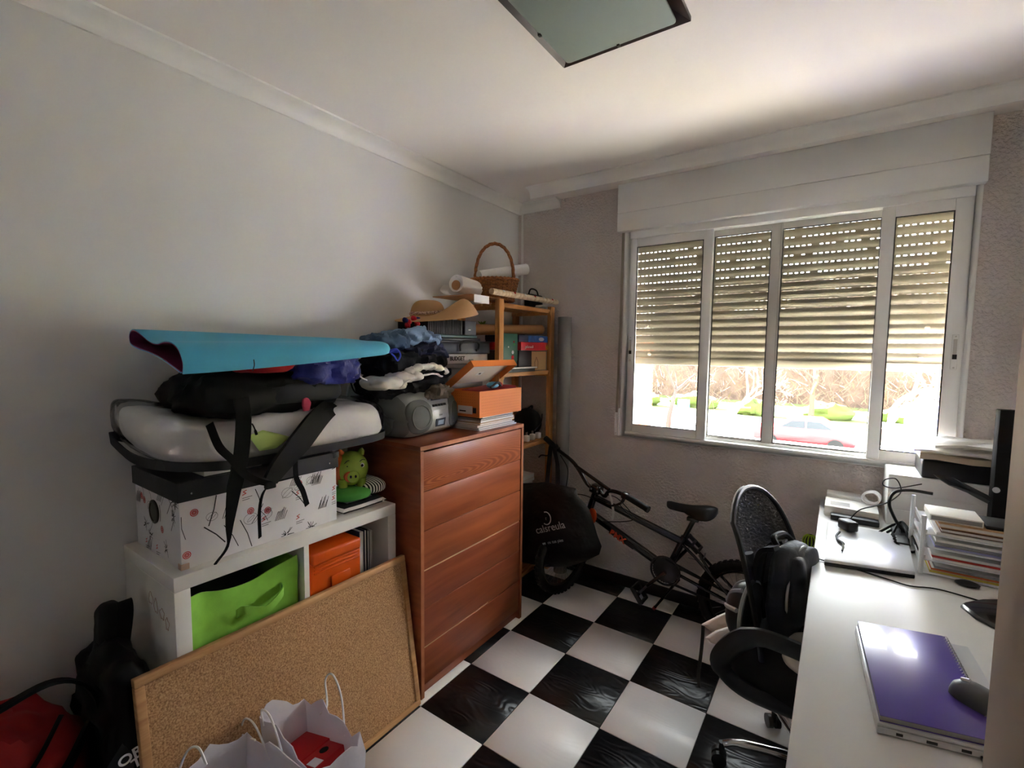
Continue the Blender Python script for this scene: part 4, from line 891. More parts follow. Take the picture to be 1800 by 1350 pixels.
for z, r_ in ((.002, .008), (.119, .0085)):
    for ph in (0, math.pi):
        MB().tube([bpt(2*math.pi*k/72, z+.004*math.sin(18*2*math.pi*k/72+ph), .02+.03*math.cos(18*2*math.pi*k/72+ph)) for k in range(72)], r_*.7, 6, closed=True).build('rim', 'wicker', bs, smooth=True)
q = MB(); q.loft([[bpt(2*math.pi*k/24, .004)*1 for k in range(24)], [bpt(2*math.pi*k/24, .010) for k in range(24)]]); q.build('basket_base', 'wicker_dark', bs)
hd = []
for k in range(25):
    a = math.pi*k/24; hd.append(V(bcx, bcy, ZT+.10+.235*math.sin(a)**.75)-rv*math.cos(a)*.112+tv*.006*math.sin(a))
for ph in (0, 2.1, 4.2): MB().tube([p+tv*.006*math.cos(k*1.1+ph)+(V(bcx, bcy, ZT+.1)-p).normalized()*.006*math.sin(k*1.1+ph) for k, p in enumerate(hd)], .0058, 6).build('handle_strand', 'wicker', bs, smooth=True)
mat('roll_white', (236,234,230), .6); mat('roll_blue', (96,130,150), .5); mat('core_card', (176,128,84), .8); mat('gift_wrap', (206,170,130), .35, var=(38,.9,(246,226,196))); mat('gift_core', (196,190,180), .7)
def roll(nm, lb, a, b_, r_, m_, cat='paper roll', inner=None, ends=None):
    a = Vector(a); b_ = Vector(b_); t = thing(nm, lb, cat, (a+b_)/2-V(0, 0, r_)); q = MB(); d = (b_-a).normalized()
    q.tube([a+d*.004, a, a, b_, b_, b_-d*.004], [r_*.72, r_*.72, r_, r_, r_*.72, r_*.72], 24); q.build('paper_sheet', m_, t, smooth=True)
    q = MB(); q.tube([a+d*.006, b_-d*.006], r_*.71, 16); q.build('roll_core', inner or 'core_card', t, smooth=True)
    return t, d
roll('paper_roll', 'white paper roll lying in the wicker basket', (.14, -.60, ZT+.138), px(925, 473, 0, .26), .032, 'roll_white', inner='roll_white')
t, d = roll('poster_roll', 'thick roll of white posters with blue lining beside the basket', px(802, 502, 0, .145)+V(.0, 0, .012), (.10, -.48, ZT+.062), .046, 'roll_white', inner='roll_blue')
a = px(802, 502, 0, .145)+V(.0, 0, .012); q = MB(); q.tube([a-d*.006+V(0, 0, -.010), a+d*.02+V(0, 0, -.010)], .026, 18); q.build('orange_core', 'core_card', t, smooth=True)
MB().ribbon(bez([a+V(-.046, -.02, -.01), a+V(-.055, -.035, -.04), a+V(-.03, -.03, -.062)], 5), (0, .03, 0), .002).build('curled_sheet', 'roll_white', t, smooth=True)
t, d = roll('gift_wrap_roll', 'cream and gold patterned gift wrap roll along rack front edge', px(864, 512, 0, .335), px(993, 534, 0, .300), .0165, 'gift_wrap', inner='gift_core')
for k in range(7):
    c = px(864, 512, 0, .335).lerp(px(993, 534, 0, .300), .12+.13*k)
    MB().blob(c+V(.011, -.006, .009), (.007, .009, .007), k, .002, 80, 2, nu=12, nv=8).build('printed_motif', 'pom_red' if k % 2 else 'roll_white', t, smooth=True)
tag(MB().box(.330, .333, px(833, 525, 0, .33).y, px(859, 525, 0, .33).y, px(840, 532, 0, .33).z, px(840, 518, 0, .33).z).build('white_card', 'paper'), 'small white card propped on front of the rack top', 'card')
tag(MB().box(.03, .30, -.86, -.60, ZT+.001, ZT+.006).build('cardboard_sheet', 'core_card'), 'thin cardboard sheet lying under the poster roll', 'cardboard')
bgp = px(938, 506, 0, .17)
bg = thing('black_speaker', 'small black speaker with carry loop beside the wicker basket', 'speaker', (.17, bgp.y, ZT)); MB().box(.14, .20, bgp.y-.075, bgp.y+.080, ZT+.001, ZT+.085).build('speaker_body', 'nylon_black', bg, bevel=.014)
MB().tube(bez([(.17, bgp.y-.06, ZT+.08), (.17, bgp.y-.04, ZT+.115), (.17, bgp.y, ZT+.122), (.17, bgp.y+.04, ZT+.112), (.17, bgp.y+.06, ZT+.08)], 6), .005, 7).build('carry_loop', 'nylon_black', bg, smooth=True)
for dz in (.03, .06): MB().ell((.2005, bgp.y+.055, ZT+dz), (.003, .008, .008), 10, 6).build('knob', 'case_grey', bg, smooth=True)
tag(MB().box(.12, .25, -.085, -.02, ZT+.0005, ZT+.016).build('eraser_block', 'paper', bevel=.003), 'small white block on rack top next to black speaker', 'block')
# shelf 2: kraft roll and games
S2 = 1.318
t, d = roll('kraft_roll', 'long brown kraft paper roll lying across the games', (.16, -.72, S2+.237), (.235, -.075, S2+.262), .030, 'core_card', inner='core_card')
def gbox(nm, lb, y0, y1, x0, x1, z0, z1, m_, cat='board game', lid=None):
    t = thing(nm, lb, cat, ((x0+x1)/2, (y0+y1)/2, z0)); MB().box(x0+.002, x1-.002, y0+.002, y1-.002, z0+.0003, z0+(z1-z0)*.55).build('box_base', m_, t, bevel=.0015); MB().box(x0, x1, y0, y1, z0+(z1-z0)*.3, z1).build('box_lid', lid or m_, t, bevel=.0015); return t
mat('game_dark', (40,30,34), .5); mat('game_blue', (34,92,170), .4, var=(30,.35)); mat('game_red', (190,34,44), .4); mat('gold', (214,164,60), .4); mat('kraft', (196,156,112), .7); mat('xmas_green', (48,92,76), .5); mat('navy_card', (26,36,74), .5)
gx = .305
def gy(x): return min(px(x, 610, 0, gx).y, -.100)
zr0, zr1 = px(940, 616, 0, gx).z, px(940, 602, 0, gx).z; zbl = px(940, 590, 0, gx).z
g0 = gbox('wooden_game', 'brown box with printed house silhouette under the red game', gy(915), gy(974)-.0, .06, gx-.010, S2, zr0-.001, 'game_dark')
MB().box(gx-.010, gx-.008, gy(937), gy(962), S2+.004, zr0-.006).build('house_print', 'kraft', g0)
q = MB(); ya_ = gy(945); q.tube([V(gx-.0075, ya_-.016, S2+.012), V(gx-.0075, ya_-.020, S2+.055), V(gx-.0075, ya_, S2+.085), V(gx-.0075, ya_+.020, S2+.055), V(gx-.0075, ya_+.016, S2+.012)], .0015, 5); q.build('house_outline', 'wicker_dark', g0)
g1 = gbox('red_game', 'flat red board game box with crown emblem on rack shelf', gy(916), gy(973), .05, gx, zr0, zr1, 'game_red')
text('lettering', 'gefunwell', .024, (gx+.0008, gy(923), zr0+.014), (0, 1, 0), (0, 0, 1), 'roll_white', g1)
q = MB(); yc = gy(962); q.prism([(yc-.020, zr0+.006), (yc+.020, zr0+.006), (yc+.024, zr1-.006), (yc+.011, zr0+.020), (yc, zr1-.004), (yc-.011, zr0+.020), (yc-.024, zr1-.006)], 'x', gx, gx+.001); q.build('crown_emblem', 'gold', g1)
g2 = gbox('blue_game', 'blue board game box on top of the red game box', gy(913), gy(974), .05, gx-.004, zr1+.0005, zbl, 'navy_card', lid='navy_card')
MB().box(gx-.004, gx-.003, gy(929), gy(973), zr1+.002, zbl-.001).build('front_print', 'game_blue', g2)
q = MB(); q.M = Matrix.Translation((gx-.003, gy(952), (zr1+zbl)/2)) @ Matrix.Rotation(R(90), 4, 'Y') @ Matrix.Diagonal((.45, 1.2, 1, 1)); q.lathe([(.026, 0), (.026, .001)], 20); q.build('oval_logo', 'wrap_white', g2)
cb_ = gbox('christmas_book', 'green picture book with snowman cover leaning on the rack shelf', gy(884), gy(911), gx-.02, gx-.004, S2, zbl+.005, 'xmas_green', 'book')
for k, (yy, zz, r_, m_) in enumerate(((.025, .115, .011, 'roll_white'), (.024, .085, .013, 'pom_red'), (.03, .05, .010, 'pom_red'), (-.018, .145, .005, 'roll_white'), (.04, .16, .006, 'pouch_green'), (.035, .175, .006, 'pom_red'))):
    q = MB(); q.M = Matrix.Translation((gx-.004, gy(898)+yy, S2+zz)) @ Matrix.Rotation(R(90), 4, 'Y'); q.lathe([(r_, 0), (r_, .0008)], 14); q.build('cover_print', m_, cb_)
nb = thing('black_notebook', 'black notebook and white sheet lying on shelf before the games', 'notebook', (.30, -.5, S2)); MB().box(.297, .330, gy(884), gy(935), S2+.0005, S2+.020).build('notebook_block', 'ridge_black', nb, bevel=.002); MB().box(.280+.018, .334, gy(882), gy(938), S2+.0205, S2+.028).build('white_sheet', 'roll_white', nb, bevel=.002)
mat('leaf', (120,150,60), .6)
pl = thing('green_sprig', 'small green plant sprig tucked behind the rack post', 'plant', px(848, 572, 0, .1)); c0 = px(848, 574, 0, .12)
for k in range(7):
    a = k*.9; tip = c0+V(.01*math.cos(a), .035*math.cos(a*1.3), .018+.016*abs(math.sin(a*2))); mid = (c0+tip)/2+V(0, 0, .006)
    MB().ribbon([c0, mid, tip], [V(.002, 0, 0), V(.006, .002, 0), V(.0005, 0, 0)], .001).build('leaf', 'leaf', pl)
# shelf 3
S3 = .876; mat('plug_white', (236,236,232), .35)
for k, (x, lb) in enumerate(((926, 'white wall charger next to the dresser on rack shelf'), (936, 'white wall charger in the middle of three on rack shelf'), (946, 'white wall charger nearest the black adapter on rack shelf'))):
    p = px(x, 764, 2, S3); p.x = min(.27, p.x); p = V(.265, px(x, 755, 0, .265).y, S3); t = thing('wall_charger', lb, 'charger', p, 'white chargers on rack')
    MB().box(p.x-.016, p.x+.016, p.y-.015, p.y+.015, S3+.0005, S3+.040).build('charger_body', 'plug_white', t, bevel=.006)
    if k < 2:
        for dy in (-.007, .007): MB().tube([(p.x, p.y+dy, S3+.038), (p.x, p.y+dy, S3+.060)], .0022, 6).build('prong', 'chrome', t)
p = px(963, 748, 0, .20); tag(MB().box(.15, .23, p.y-.05, p.y+.045, S3+.0005, S3+.035).build('power_adapter', 'dark_plastic', bevel=.004), 'black power adapter lying on rack shelf', 'adapter')
p = px(933, 722, 0, .18); hb = thing('black_helmet_bag', 'round shiny black case on rack shelf beside dresser', 'case', (.16, p.y, S3)); MB().ell((.17, p.y-.02, S3+.095), (.10, .075, .094), 22, 16).build('case_shell', 'nylon_black', hb, smooth=True)
MB().tube(bez([(.17, p.y-.06, S3+.17), (.20, p.y-.02, S3+.205), (.17, p.y+.03, S3+.175)], 5), .006, 6).build('case_handle', 'nylon_black', hb, smooth=True); MB().tube(bez([(.25, p.y-.06, S3+.05), (.272, p.y-.02, S3+.10), (.25, p.y+.03, S3+.15)], 5), .004, 6).build('zip', 'case_grey', hb, smooth=True)
# shelf 4: pile of papers
z = .46; random.seed(3)
for k in range(11):
    h = random.uniform(.014, .030); dx = random.uniform(-.01, .01); dy = random.uniform(-.012, .012)
    if z+h > .835: break
    t = thing('paper_pad', ('lowest', 'second lowest', 'third', 'fourth', 'fifth', 'sixth', 'seventh', 'eighth', 'ninth', 'tenth', 'eleventh')[k]+' pad of paper counted up the pile on low rack shelf', 'paper', (.19, -.40, z), 'paper pile on low rack shelf'); MB().box(.09+dx, .30+dx, -.50+dy, -.25+dy, z+.0003, z+h-.003).build('pages', 'paper', t); MB().box(.088+dx, .302+dx, -.502+dy, -.248+dy, z+h-.0028, z+h-.0002).build('cover', 'pale_edge' if k % 3 == 0 else 'roll_white', t); z += h
mat('foam_grey', (122,120,118), .85, bump=(160,.3,.003))
gt = thing('rolled_grey_mat', 'tall rolled grey foam mat standing in corner beside rack', 'mat', (.40, -.062, .0))
sp_ = []; 
for k in range(60):
    a = k/60*math.pi*6.2; r_ = .012+.034*k/59; sp_.append((.402+r_*math.cos(a)*.95, -.064+r_*math.sin(a)))
q = MB(); q.M = Matrix(); o_ = []; i_ = []
for k, p in enumerate(sp_):
    d = Vector(sp_[min(k+1, 59)])-Vector(sp_[max(k-1, 0)]); nv = Vector((-d.y, d.x)).normalized()*.0022; o_.append(Vector(p)+nv); i_.append(Vector(p)-nv)
poly = o_+list(reversed(i_)); rings = [[V(p.x, p.y, zz) for p in poly] for zz in (.0, .8, 1.655)]; q.loft(rings, closed_ends=False)
for zz, base in ((1.655, 2*len(poly)), (0, 0)):
    n_ = len(o_); q.f += [(base+k, base+k+1, base+2*n_-2-k, base+2*n_-1-k) for k in range(n_-1)]
q.build('mat_sheet', 'foam_grey', gt, smooth=True)
# ------------------------------------------------------------------ BMX bicycle leaning along the window wall
mat('frame_black', (16,17,20), .22, spec=.5, coat=.4); mat('rubber', (18,18,19), .75, bump=(90,.5,.004)); mat('bmx_orange', (214,78,36), .4); mat('spoke', (150,150,152), .3, .9); mat('saddle_vinyl', (20,21,24), .32); mat('reflector_orange', (230,90,30), .3)
def yb(z): return -.235+.09*z            # the frame leans a little towards the wall
def bp3(x, y, z_guess):                  # photo pixel onto the leaning bicycle plane
    p = px(x, y, 1, yb(z_guess))
    for _ in range(4): p = px(x, y, 1, yb(p.z))
    return p
bk_ = thing('bmx_bicycle', 'black BMX bicycle with orange lettering parked under the window', 'bicycle', (1.0, -.23, 0))
HT, HB = bp3(1046, 868, .6), bp3(1034, 903, .5); BB = bp3(1174, 1000, .27); SC_ = bp3(1199, 952, .42); ST = bp3(1219, 915, .57)
WR = .208; RH = V(bp3(1304, 1040, .2).x, yb(WR), WR)
def ft(a, b_, r_, nm='frame_tube'): return MB().tube([a, b_], r_, 12).build(nm, 'frame_black', bk_, smooth=True)
axis = (HT-HB).normalized()
MB().tube([HB-axis*.012, HB, HT, HT+axis*.012], [.022, .0195, .0195, .022], 14).build('head_tube', 'frame_black', bk_, smooth=True)
ft(HT-axis*.02, SC_, .0195); dt = ft(HB+axis*.012, BB, .0235); ft(SC_+(SC_-BB).normalized()*.03, BB, .018); ft(SC_+(ST-SC_)*.1, ST, .0125, 'seat_post')
MB().tube([BB-V(0, .038, 0), BB+V(0, .038, 0)], .023, 14).build('bottom_bracket', 'frame_black', bk_, smooth=True)
for s in (-1, 1):
    o = V(0, .050*s, 0); MB().tube([BB+V(.01, .02*s, 0), BB+V(.07, .036*s, 0), RH+o], .0085, 8).build('chain_stay', 'frame_black', bk_, smooth=True); MB().tube([SC_+V(.005, .014*s, -.01), SC_+V(.07, .038*s, -.045), RH+o], .0075, 8).build('seat_stay', 'frame_black', bk_, smooth=True)
def wheel(c, dirn, up, nm):
    """c hub, dirn rolling direction, up vector"""
    dirn = Vector(dirn).normalized(); up = Vector(up); up = (up-dirn*up.dot(dirn)).normalized(); ax = dirn.cross(up).normalized(); t = []
    ring = lambda r_: [c+dirn*r_*math.cos(2*math.pi*k/40)+up*r_*math.sin(2*math.pi*k/40) for k in range(40)]
    w_ = MB().tube(ring(WR-.024), .0235, 10, closed=True).build('tyre', 'rubber', bk_, smooth=True)
    q = MB()
    for k in range(44):                # tread knobs
        a = 2*math.pi*k/44
        for s in (-.011, 0, .011):
            p = c+(dirn*math.cos(a)+up*math.sin(a))*(WR-.0035)+ax*s; tq = (-dirn*math.sin(a)+up*math.cos(a)); rq = (dirn*math.cos(a)+up*math.sin(a))
            q.bar(p-tq*.008, p+tq*.008, .007, .008, rq)
    tag(q.build('tread', 'rubber', w_), kind='stuff')
    MB().tube(ring(WR-.052), .010, 8, closed=True).build('rim', 'frame_black', w_, smooth=True)
    MB().tube([c-ax*.045, c-ax*.02, c-ax*.019, c+ax*.019, c+ax*.02, c+ax*.045], [.008, .008, .020, .020, .008, .008], 12).build('hub', 'frame_black', w_, smooth=True)
    q = MB()
    for k in range(28):
        a = 2*math.pi*k/28; b_ = a+(.5 if k % 2 else -.5); s = .018 if (k//2) % 2 else -.018
        q.tube([c+ax*s+(dirn*math.cos(b_)+up*math.sin(b_))*.018, c+(dirn*math.cos(a)+up*math.sin(a))*(WR-.055)], .0011, 4)
    tag(q.build('spokes', 'spoke', w_), kind='stuff')
    return w_
wheel(RH, (-1, 0, 0), (0, .09, 1), 'rear')
FH = V(.545, -.300, WR+.0); fd = V(-.30, -.95, 0).normalized()
wheel(FH, fd, (.03, 0, 1), 'front')
fax = fd.cross(V(0, 0, 1)).normalized()
crown = HB-axis*.03
MB().bar(crown-fax*.05, crown+fax*.05, .03, .03).build('fork_crown', 'frame_black', bk_, bevel=.006)
for s in (-1, 1): MB().tube([crown+fax*.048*s, crown+fax*.050*s+(FH-crown)*.4, FH+fax*.050*s], [.014, .013, .009], 10).build('fork_leg', 'frame_black', bk_, smooth=True)
MB().pillowed([px(1041+8*math.cos(a), 907+14*math.sin(a), 1, yb(.5)-.045) for a in [2*math.pi*k/14 for k in range(14)]], (0, -1, 0), .010).build('front_reflector', 'reflector_orange', bk_, smooth=True)
# handlebar: turned almost in line with the frame
def hb(x, y, t): return px(x, y, 1, -.165-.20*t)
stem = HT+axis*.055
MB().tube([HT, stem], .017, 12).build('steerer', 'frame_black', bk_, smooth=True)
gl, gl2, b1, b2_, st0, st1, b4, gr2, gr = hb(959, 770, 0), hb(979, 789, .1), hb(1009, 814, .25), hb(1032, 850, .42), hb(1043, 857, .47), hb(1054, 862, .52), hb(1073, 863, .66), hb(1099, 871, .80), hb(1140, 896, 1)
MB().tube(bez([gl, gl2, b1, b2_, st0, st1], 6), .0112, 10).build('handlebar', 'frame_black', bk_, smooth=True)
MB().tube(bez([st1, hb(1063, 872, .60), b4, gr2, gr], 6), .0112, 10).build('handlebar', 'frame_black', bk_, smooth=True)
MB().tube([hb(1011, 818, .27), hb(1071, 861, .66)], .010, 10).build('crossbar', 'frame_black', bk_, smooth=True)
MB().tube([gl, gl.lerp(gl2, .25), gl2, gl2+(gl2-gl)*.08], [.018, .0165, .0165, .020], 12).build('grip', 'rubber', bk_, smooth=True); MB().tube([gr2+(gr2-gr)*.05, gr2, gr.lerp(gr2, .15), gr], [.021, .0165, .0165, .019], 12).build('grip', 'rubber', bk_, smooth=True)
q = MB(); c = (st0+st1)/2; sx = (st1-st0).normalized(); q.bar(c-sx*.032, c+sx*.032, .055, .045); q.build('stem_clamp', 'frame_black', bk_, bevel=.006)
for k in (-1, 1):
    for j_ in (-1, 1): MB().ell(c+sx*.022*k+V(0, -.030, .012*j_+.012), (.005, .004, .005), 8, 6).build('bolt', 'spoke', bk_, smooth=True)
q = MB(); q.bar(hb(1094, 869, .78)-V(0, 0, .0), hb(1104, 873, .82), .034, .034); q.build('brake_clamp', 'frame_black', bk_, bevel=.006)
MB().tube(bez([hb(1098, 872, .80), hb(1092, 884, .80), hb(1076, 889, .74), hb(1066, 886, .7)], 5), [.009]*5+[.007]*5+[.006]*6, 8).build('brake_lever', 'frame_black', bk_, smooth=True)
MB().tube(bez([hb(968, 784, .05), hb(964, 800, .05), hb(952, 800, .0), hb(947, 804, .0)], 5), .004, 6).build('brake_lever', 'frame_black', bk_, smooth=True)
for pts in ([hb(1090, 888, .78), hb(1105, 905, .7), hb(1110, 915, .55), hb(1070, 917, .3), bp3(1046, 912, .5)], [hb(1060, 868, .6), hb(1082, 874, .6), hb(1100, 890, .55), bp3(1120, 915, .5)], [hb(985, 800, .1), hb(998, 825, .2), hb(995, 858, .3)], [hb(1005, 868, .3), hb(1025, 870, .4), hb(1042, 876, .5)]):
    MB().tube(bez(pts, 6), .0028, 6).build('brake_cable', 'rubber', bk_, smooth=True)
MB().ribbon(bez([hb(1070, 862, .66), hb(1075, 880, .68), hb(1078, 900, .70), hb(1076, 914, .72)], 4), (.006, 0, 0), .0015).build('paper_tag', 'roll_white', bk_)
# saddle
sf, sbk = bp3(1172, 884, .64), bp3(1262, 897, .62); sd_ = (sbk-sf).normalized(); sv = V(0, 1, 0); rings = []
for k in range(27):
    t = .5-.5*math.cos(math.pi*k/26); w_ = .021+.060/(1+math.exp(-(t-.58)*12)); e_ = math.sqrt(max(.004, 1-((t-.80)/.20)**2)) if t > .80 else math.sqrt(max(.004, 1-((.10-t)/.10)**2)) if t < .10 else 1.
    sag = .010*math.sin(math.pi*min(1, t/.8)); c = sf.lerp(sbk, t)-V(0, 0, sag); n_ = 18; ring = []
    for j in range(n_):
        a = 2*math.pi*j/n_; ca, sa = math.cos(a), math.sin(a); droop = (.012+.026*(t > .4)*min(1, (t-.4)/.25))*abs(ca)**2.2
        ring.append(c+sv*w_*e_*ca+V(0, 0, ((.017 if sa > 0 else .036-.010*(t < .4))*sa-droop)*(.35+.65*e_)))
    rings.append(ring)
MB().loft(rings).build('saddle', 'saddle_vinyl', bk_, smooth=True)
MB().bar(ST-V(.03, 0, -.01), ST+V(.03, 0, .01), .05, .02).build('saddle_clamp', 'frame_black', bk_, bevel=.004)
# crank, chainring, pedals, kickstand
CRr = .066; cr = BB-V(0, .045, 0); q = MB()
ring = []; 
for k in range(64):
    r_ = CRr+(.004 if k % 2 else -.001); ring.append((cr.x+r_*math.cos(2*math.pi*k/64), cr.z+.01+r_*math.sin(2*math.pi*k/64)))
q.prism(ring, 'y', cr.y-.003, cr.y+.003); q.build('chainring', 'frame_black', bk_)
MB().tube([V(cr.x+.075*math.cos(2*math.pi*k/40), cr.y-.008, cr.z+.01+.075*math.sin(2*math.pi*k/40)) for k in range(40)], .006, 6, closed=True).build('chain_guard', 'frame_black', bk_, smooth=True)
for dz in (.062, -.058): MB().bar(V(cr.x, cr.y, cr.z+.01+dz), V(RH.x, cr.y, RH.z+dz*.55), .008, .010).build('chain', 'rubber', bk_)
p1 = px(1123, 1043, 1, cr.y-.075); p2 = px(1229, 944, 1, cr.y+.14)
for p, s in ((p1, -1), (p2, 1)):
    c0 = BB+V(0, .050*s, 0); e = V(p.x, c0.y+.012*s, p.z); e = c0+(e-c0).normalized()*min((e-c0).length, .135)
    MB().tube([c0, e], [.011, .009], 8).build('crank_arm', 'frame_black', bk_, smooth=True)
    pc_ = V(p.x, e.y+.055*s, p.z) if s < 0 else V(e.x+.02, e.y+.05, e.z+.02); tilt = Matrix.Rotation(R(55 if s < 0 else 40), 4, 'Y') 
    pe = MB(); pe.M = Matrix.Translation(pc_) @ tilt
    for a in ((-.046, .046, -.046, -.036), (-.046, .046, .036, .046), (-.046, -.036, -.036, .036), (.036, .046, -.036, .036), (-.006, .006, -.036, .036)): pe.box(a[0], a[1], a[2], a[3], -.011, .011)
    pe.build('pedal', 'dark_plastic', bk_, bevel=.002); MB().tube([e, pc_+V(0, .03*s, 0)], .006, 8).build('pedal_axle', 'spoke', bk_)
k0 = BB+V(.07, -.045, -.02); k1 = px(1150, 1074, 1, -.225); k1 = px(1149, 1070, 2, .012); 
MB().tube([k0, k0.lerp(k1, .5), k1], [.009, .007, .007], 8).build('kickstand', 'frame_black', bk_, smooth=True); MB().tube([k1-(k1-k0).normalized()*.018, k1], .0095, 8).build('kickstand_tip', 'toy_red', bk_, smooth=True)
# BMX lettering on the down tube
dd = (BB-HB).normalized(); dp = HB.lerp(BB, .36); upv = V(0, 0, 1)-dd*dd.z; upv = upv.normalized(); fr_ = dd.cross(upv); fr_ = fr_ if fr_.y < 0 else -fr_
q = MB(); q.bar(HB.lerp(BB, .31)+fr_*.0240, HB.lerp(BB, .62)+fr_*.0240, .0006, .026, upv); q.build('decal', 'frame_black', dt)
text('lettering', 'BMX', .048, HB.lerp(BB, .32)+fr_*.0248-upv*.016, dd, upv, 'bmx_orange', dt, bold=.0018)
# rear brake arm and cable (white end)
MB().tube(bez([bp3(1210, 980, .36), bp3(1224, 984, .36), bp3(1236, 982, .37), bp3(1240, 972, .4)], 5), .0035, 6).build('brake_noodle', 'spoke', bk_, smooth=True)
MB().tube([bp3(1232, 972, .40)-V(0, .03, 0), bp3(1252, 1003, .30)-V(0, .035, 0)], .007, 8).build('brake_arm', 'frame_black', bk_, smooth=True)

# black carrier bag hanging from the handlebar
mat('carrier_black', (20,20,23), .38, bump=(11,.6,.02)); mat('print_grey', (196,196,200), .6)
cbg = thing('carrier_bag', 'black plastic carrier bag with white print hanging from handlebar', 'bag', px(985, 998, 1, -.40))
YB = -.395
ol = [px(x, y, 1, YB) for x, y in ((916,850),(940,849),(962,847),(990,853),(1012,859),(1016,872),(1024,880),(1036,895),(1044,918),(1050,940),(1058,960),(1053,975),(1030,986),(1000,996),(960,996),(916,989),(914,950),(913,900))]
q = MB(); q.pillowed(ol, (.25, -1, 0), .060, .055, 8); q.v = [v+V(0, .012*noise.noise(v*16), 0) for v in q.v]; q.build('bag_body', 'carrier_black', cbg, smooth=True)
gtop = hb(974, 787, .07)
for dx, dy in ((-.012, -.02), (.012, .015)):
    a = px(961, 851, 1, YB+dy) if dx < 0 else px(981, 853, 1, YB+dy)
    MB().ribbon(bez([a+V(0, 0, -.02), a.lerp(gtop, .5)+V(dx, 0, 0), gtop+V(dx, -.021, .002), gtop+V(dx*.6, 0, .022), gtop+V(dx, .02, -.01)], 6), (.014, 0, 0), .004).build('bag_handle', 'carrier_black', cbg, smooth=True)
gxv, gyv = V(.97, .24, 0), V(.0, 0, 1)
def onbag(x, y): return px(x, y, 1, YB-.068)
text('lettering', 'calsreula', .058, onbag(944, 938)+V(0, -.004, 0), (px(1001, 926, 1, YB-.06)-px(944, 938, 1, YB-.06)), gyv, 'print_grey', cbg)
text('lettering', 've  os tus pies', .025, onbag(954, 958), (px(1001, 949, 1, YB-.06)-px(954, 957, 1, YB-.06)), gyv, 'print_grey', cbg)
cc = onbag(960, 911)
MB().tube([cc+V(.030*math.cos(a), -.001, .036*math.sin(a)) for a in [-2.0+4.0*k/16 for k in range(17)]], .0032, 6).build('logo_ring', 'print_grey', cbg, smooth=True)
text('lettering', 't', .03, cc+V(-.006, -.001, -.01), (1, .1, 0), gyv, 'grey_card', cbg)

# ------------------------------------------------------------------ desk
mat('desk_white', (222,222,220), .36, spec=.4); mat('desk_edge', (214,214,210), .5)
DKZ = .745; dk = thing('desk', 'long white desk along the right wall', 'desk', (2.12, -.93, 0))
MB().box(1.802, 2.44, -1.845, -.022, DKZ-.036, DKZ).build('desk_top', 'desk_white', dk, bevel=.002)
for y in (-1.80, -.98, -.08):
    for x in (2.38, 1.90): 
        if y == -.98 and x < 2: continue
        MB().box(x-.022, x+.022, y-.022, y+.022, .002, DKZ-.0365).build('leg', 'desk_edge', dk, bevel=.002)
def dz(x, y, z=DKZ): return px(x, y, 2, z)
mat('lap_silver', (206,208,212), .3, .25); mat('lap_dark', (40,40,46), .4)
# closed silver laptop near the window
c4 = [dz(1449, 983, .768), dz(1455, 916, .768), dz(1596, 944, .768), dz(1609, 1006, .768)]; l1 = thing('laptop', 'closed silver laptop with adapter cable lying on it', 'laptop', (sum(p.x for p in c4)/4, sum(p.y for p in c4)/4, DKZ))
def quad_slab(pts, z0, z1, nm, m_, par, bevel=.003): q = MB(); q.add([V(p.x, p.y, z0) for p in pts]+[V(p.x, p.y, z1) for p in pts], [(0,1,2,3),(7,6,5,4),(0,4,5,1),(1,5,6,2),(2,6,7,3),(3,7,4,0)]); return q.build(nm, m_, par, bevel=bevel)
quad_slab(c4, DKZ+.001, DKZ+.012, 'base', 'lap_dark', l1); quad_slab(c4, DKZ+.0125, DKZ+.023, 'lid', 'lap_silver', l1)
def cable(nm, lb, pts, r_, m_, cat='cable'): return tag(MB().tube(bez(pts, 6), r_, 6).build(nm, m_, smooth=True), lb, cat)
LZ = DKZ+.0235
ad = thing('power_plug', 'black plug with cable resting on silver laptop', 'plug', dz(1490, 930, LZ)); p = dz(1490, 932, LZ)
q = MB(); q.M = Matrix.Translation(p+V(0, 0, .022)) @ Matrix.Rotation(R(35), 4, 'Z'); q.box(-.022, .022, -.030, .030, -.021, .018); q.build('plug_body', 'dark_plastic', ad, bevel=.008)
p5 = [dz(1476, 935, LZ+.008), dz(1470, 942, LZ+.006), dz(1474, 950, LZ+.006), dz(1482, 956, LZ+.006), dz(1480, 968, LZ+.004)]; MB().tube(bez(p5, 5), [.004]*10+[.006]*6+[.003]*5, 8).build('barrel_lead', 'nylon_black', ad, smooth=True)
cable('laptop_cable', 'thin black cable curling from desk edge onto the laptop', [dz(1432, 978), dz(1444, 984, DKZ+.004), dz(1490, 996, DKZ+.004), dz(1560, 1018, DKZ+.003), dz(1600, 1030, DKZ+.003), dz(1650, 1036, DKZ+.003), dz(1735, 1060, DKZ+.003)], .0022, 'nylon_black')
cable('looped_cable', 'thin dark cable looping across the white router box', [dz(1492, 915, DKZ+.03), dz(1510, 897, DKZ+.08), dz(1535, 890, DKZ+.10), dz(1556, 885, DKZ+.11), dz(1574, 875, DKZ+.14), dz(1584, 862, DKZ+.19), dz(1575, 842, DKZ+.225), dz(1556, 843, DKZ+.225), dz(1553, 853, DKZ+.21), dz(1575, 858, DKZ+.20), dz(1620, 851, DKZ+.215)], .0022, 'nylon_black')
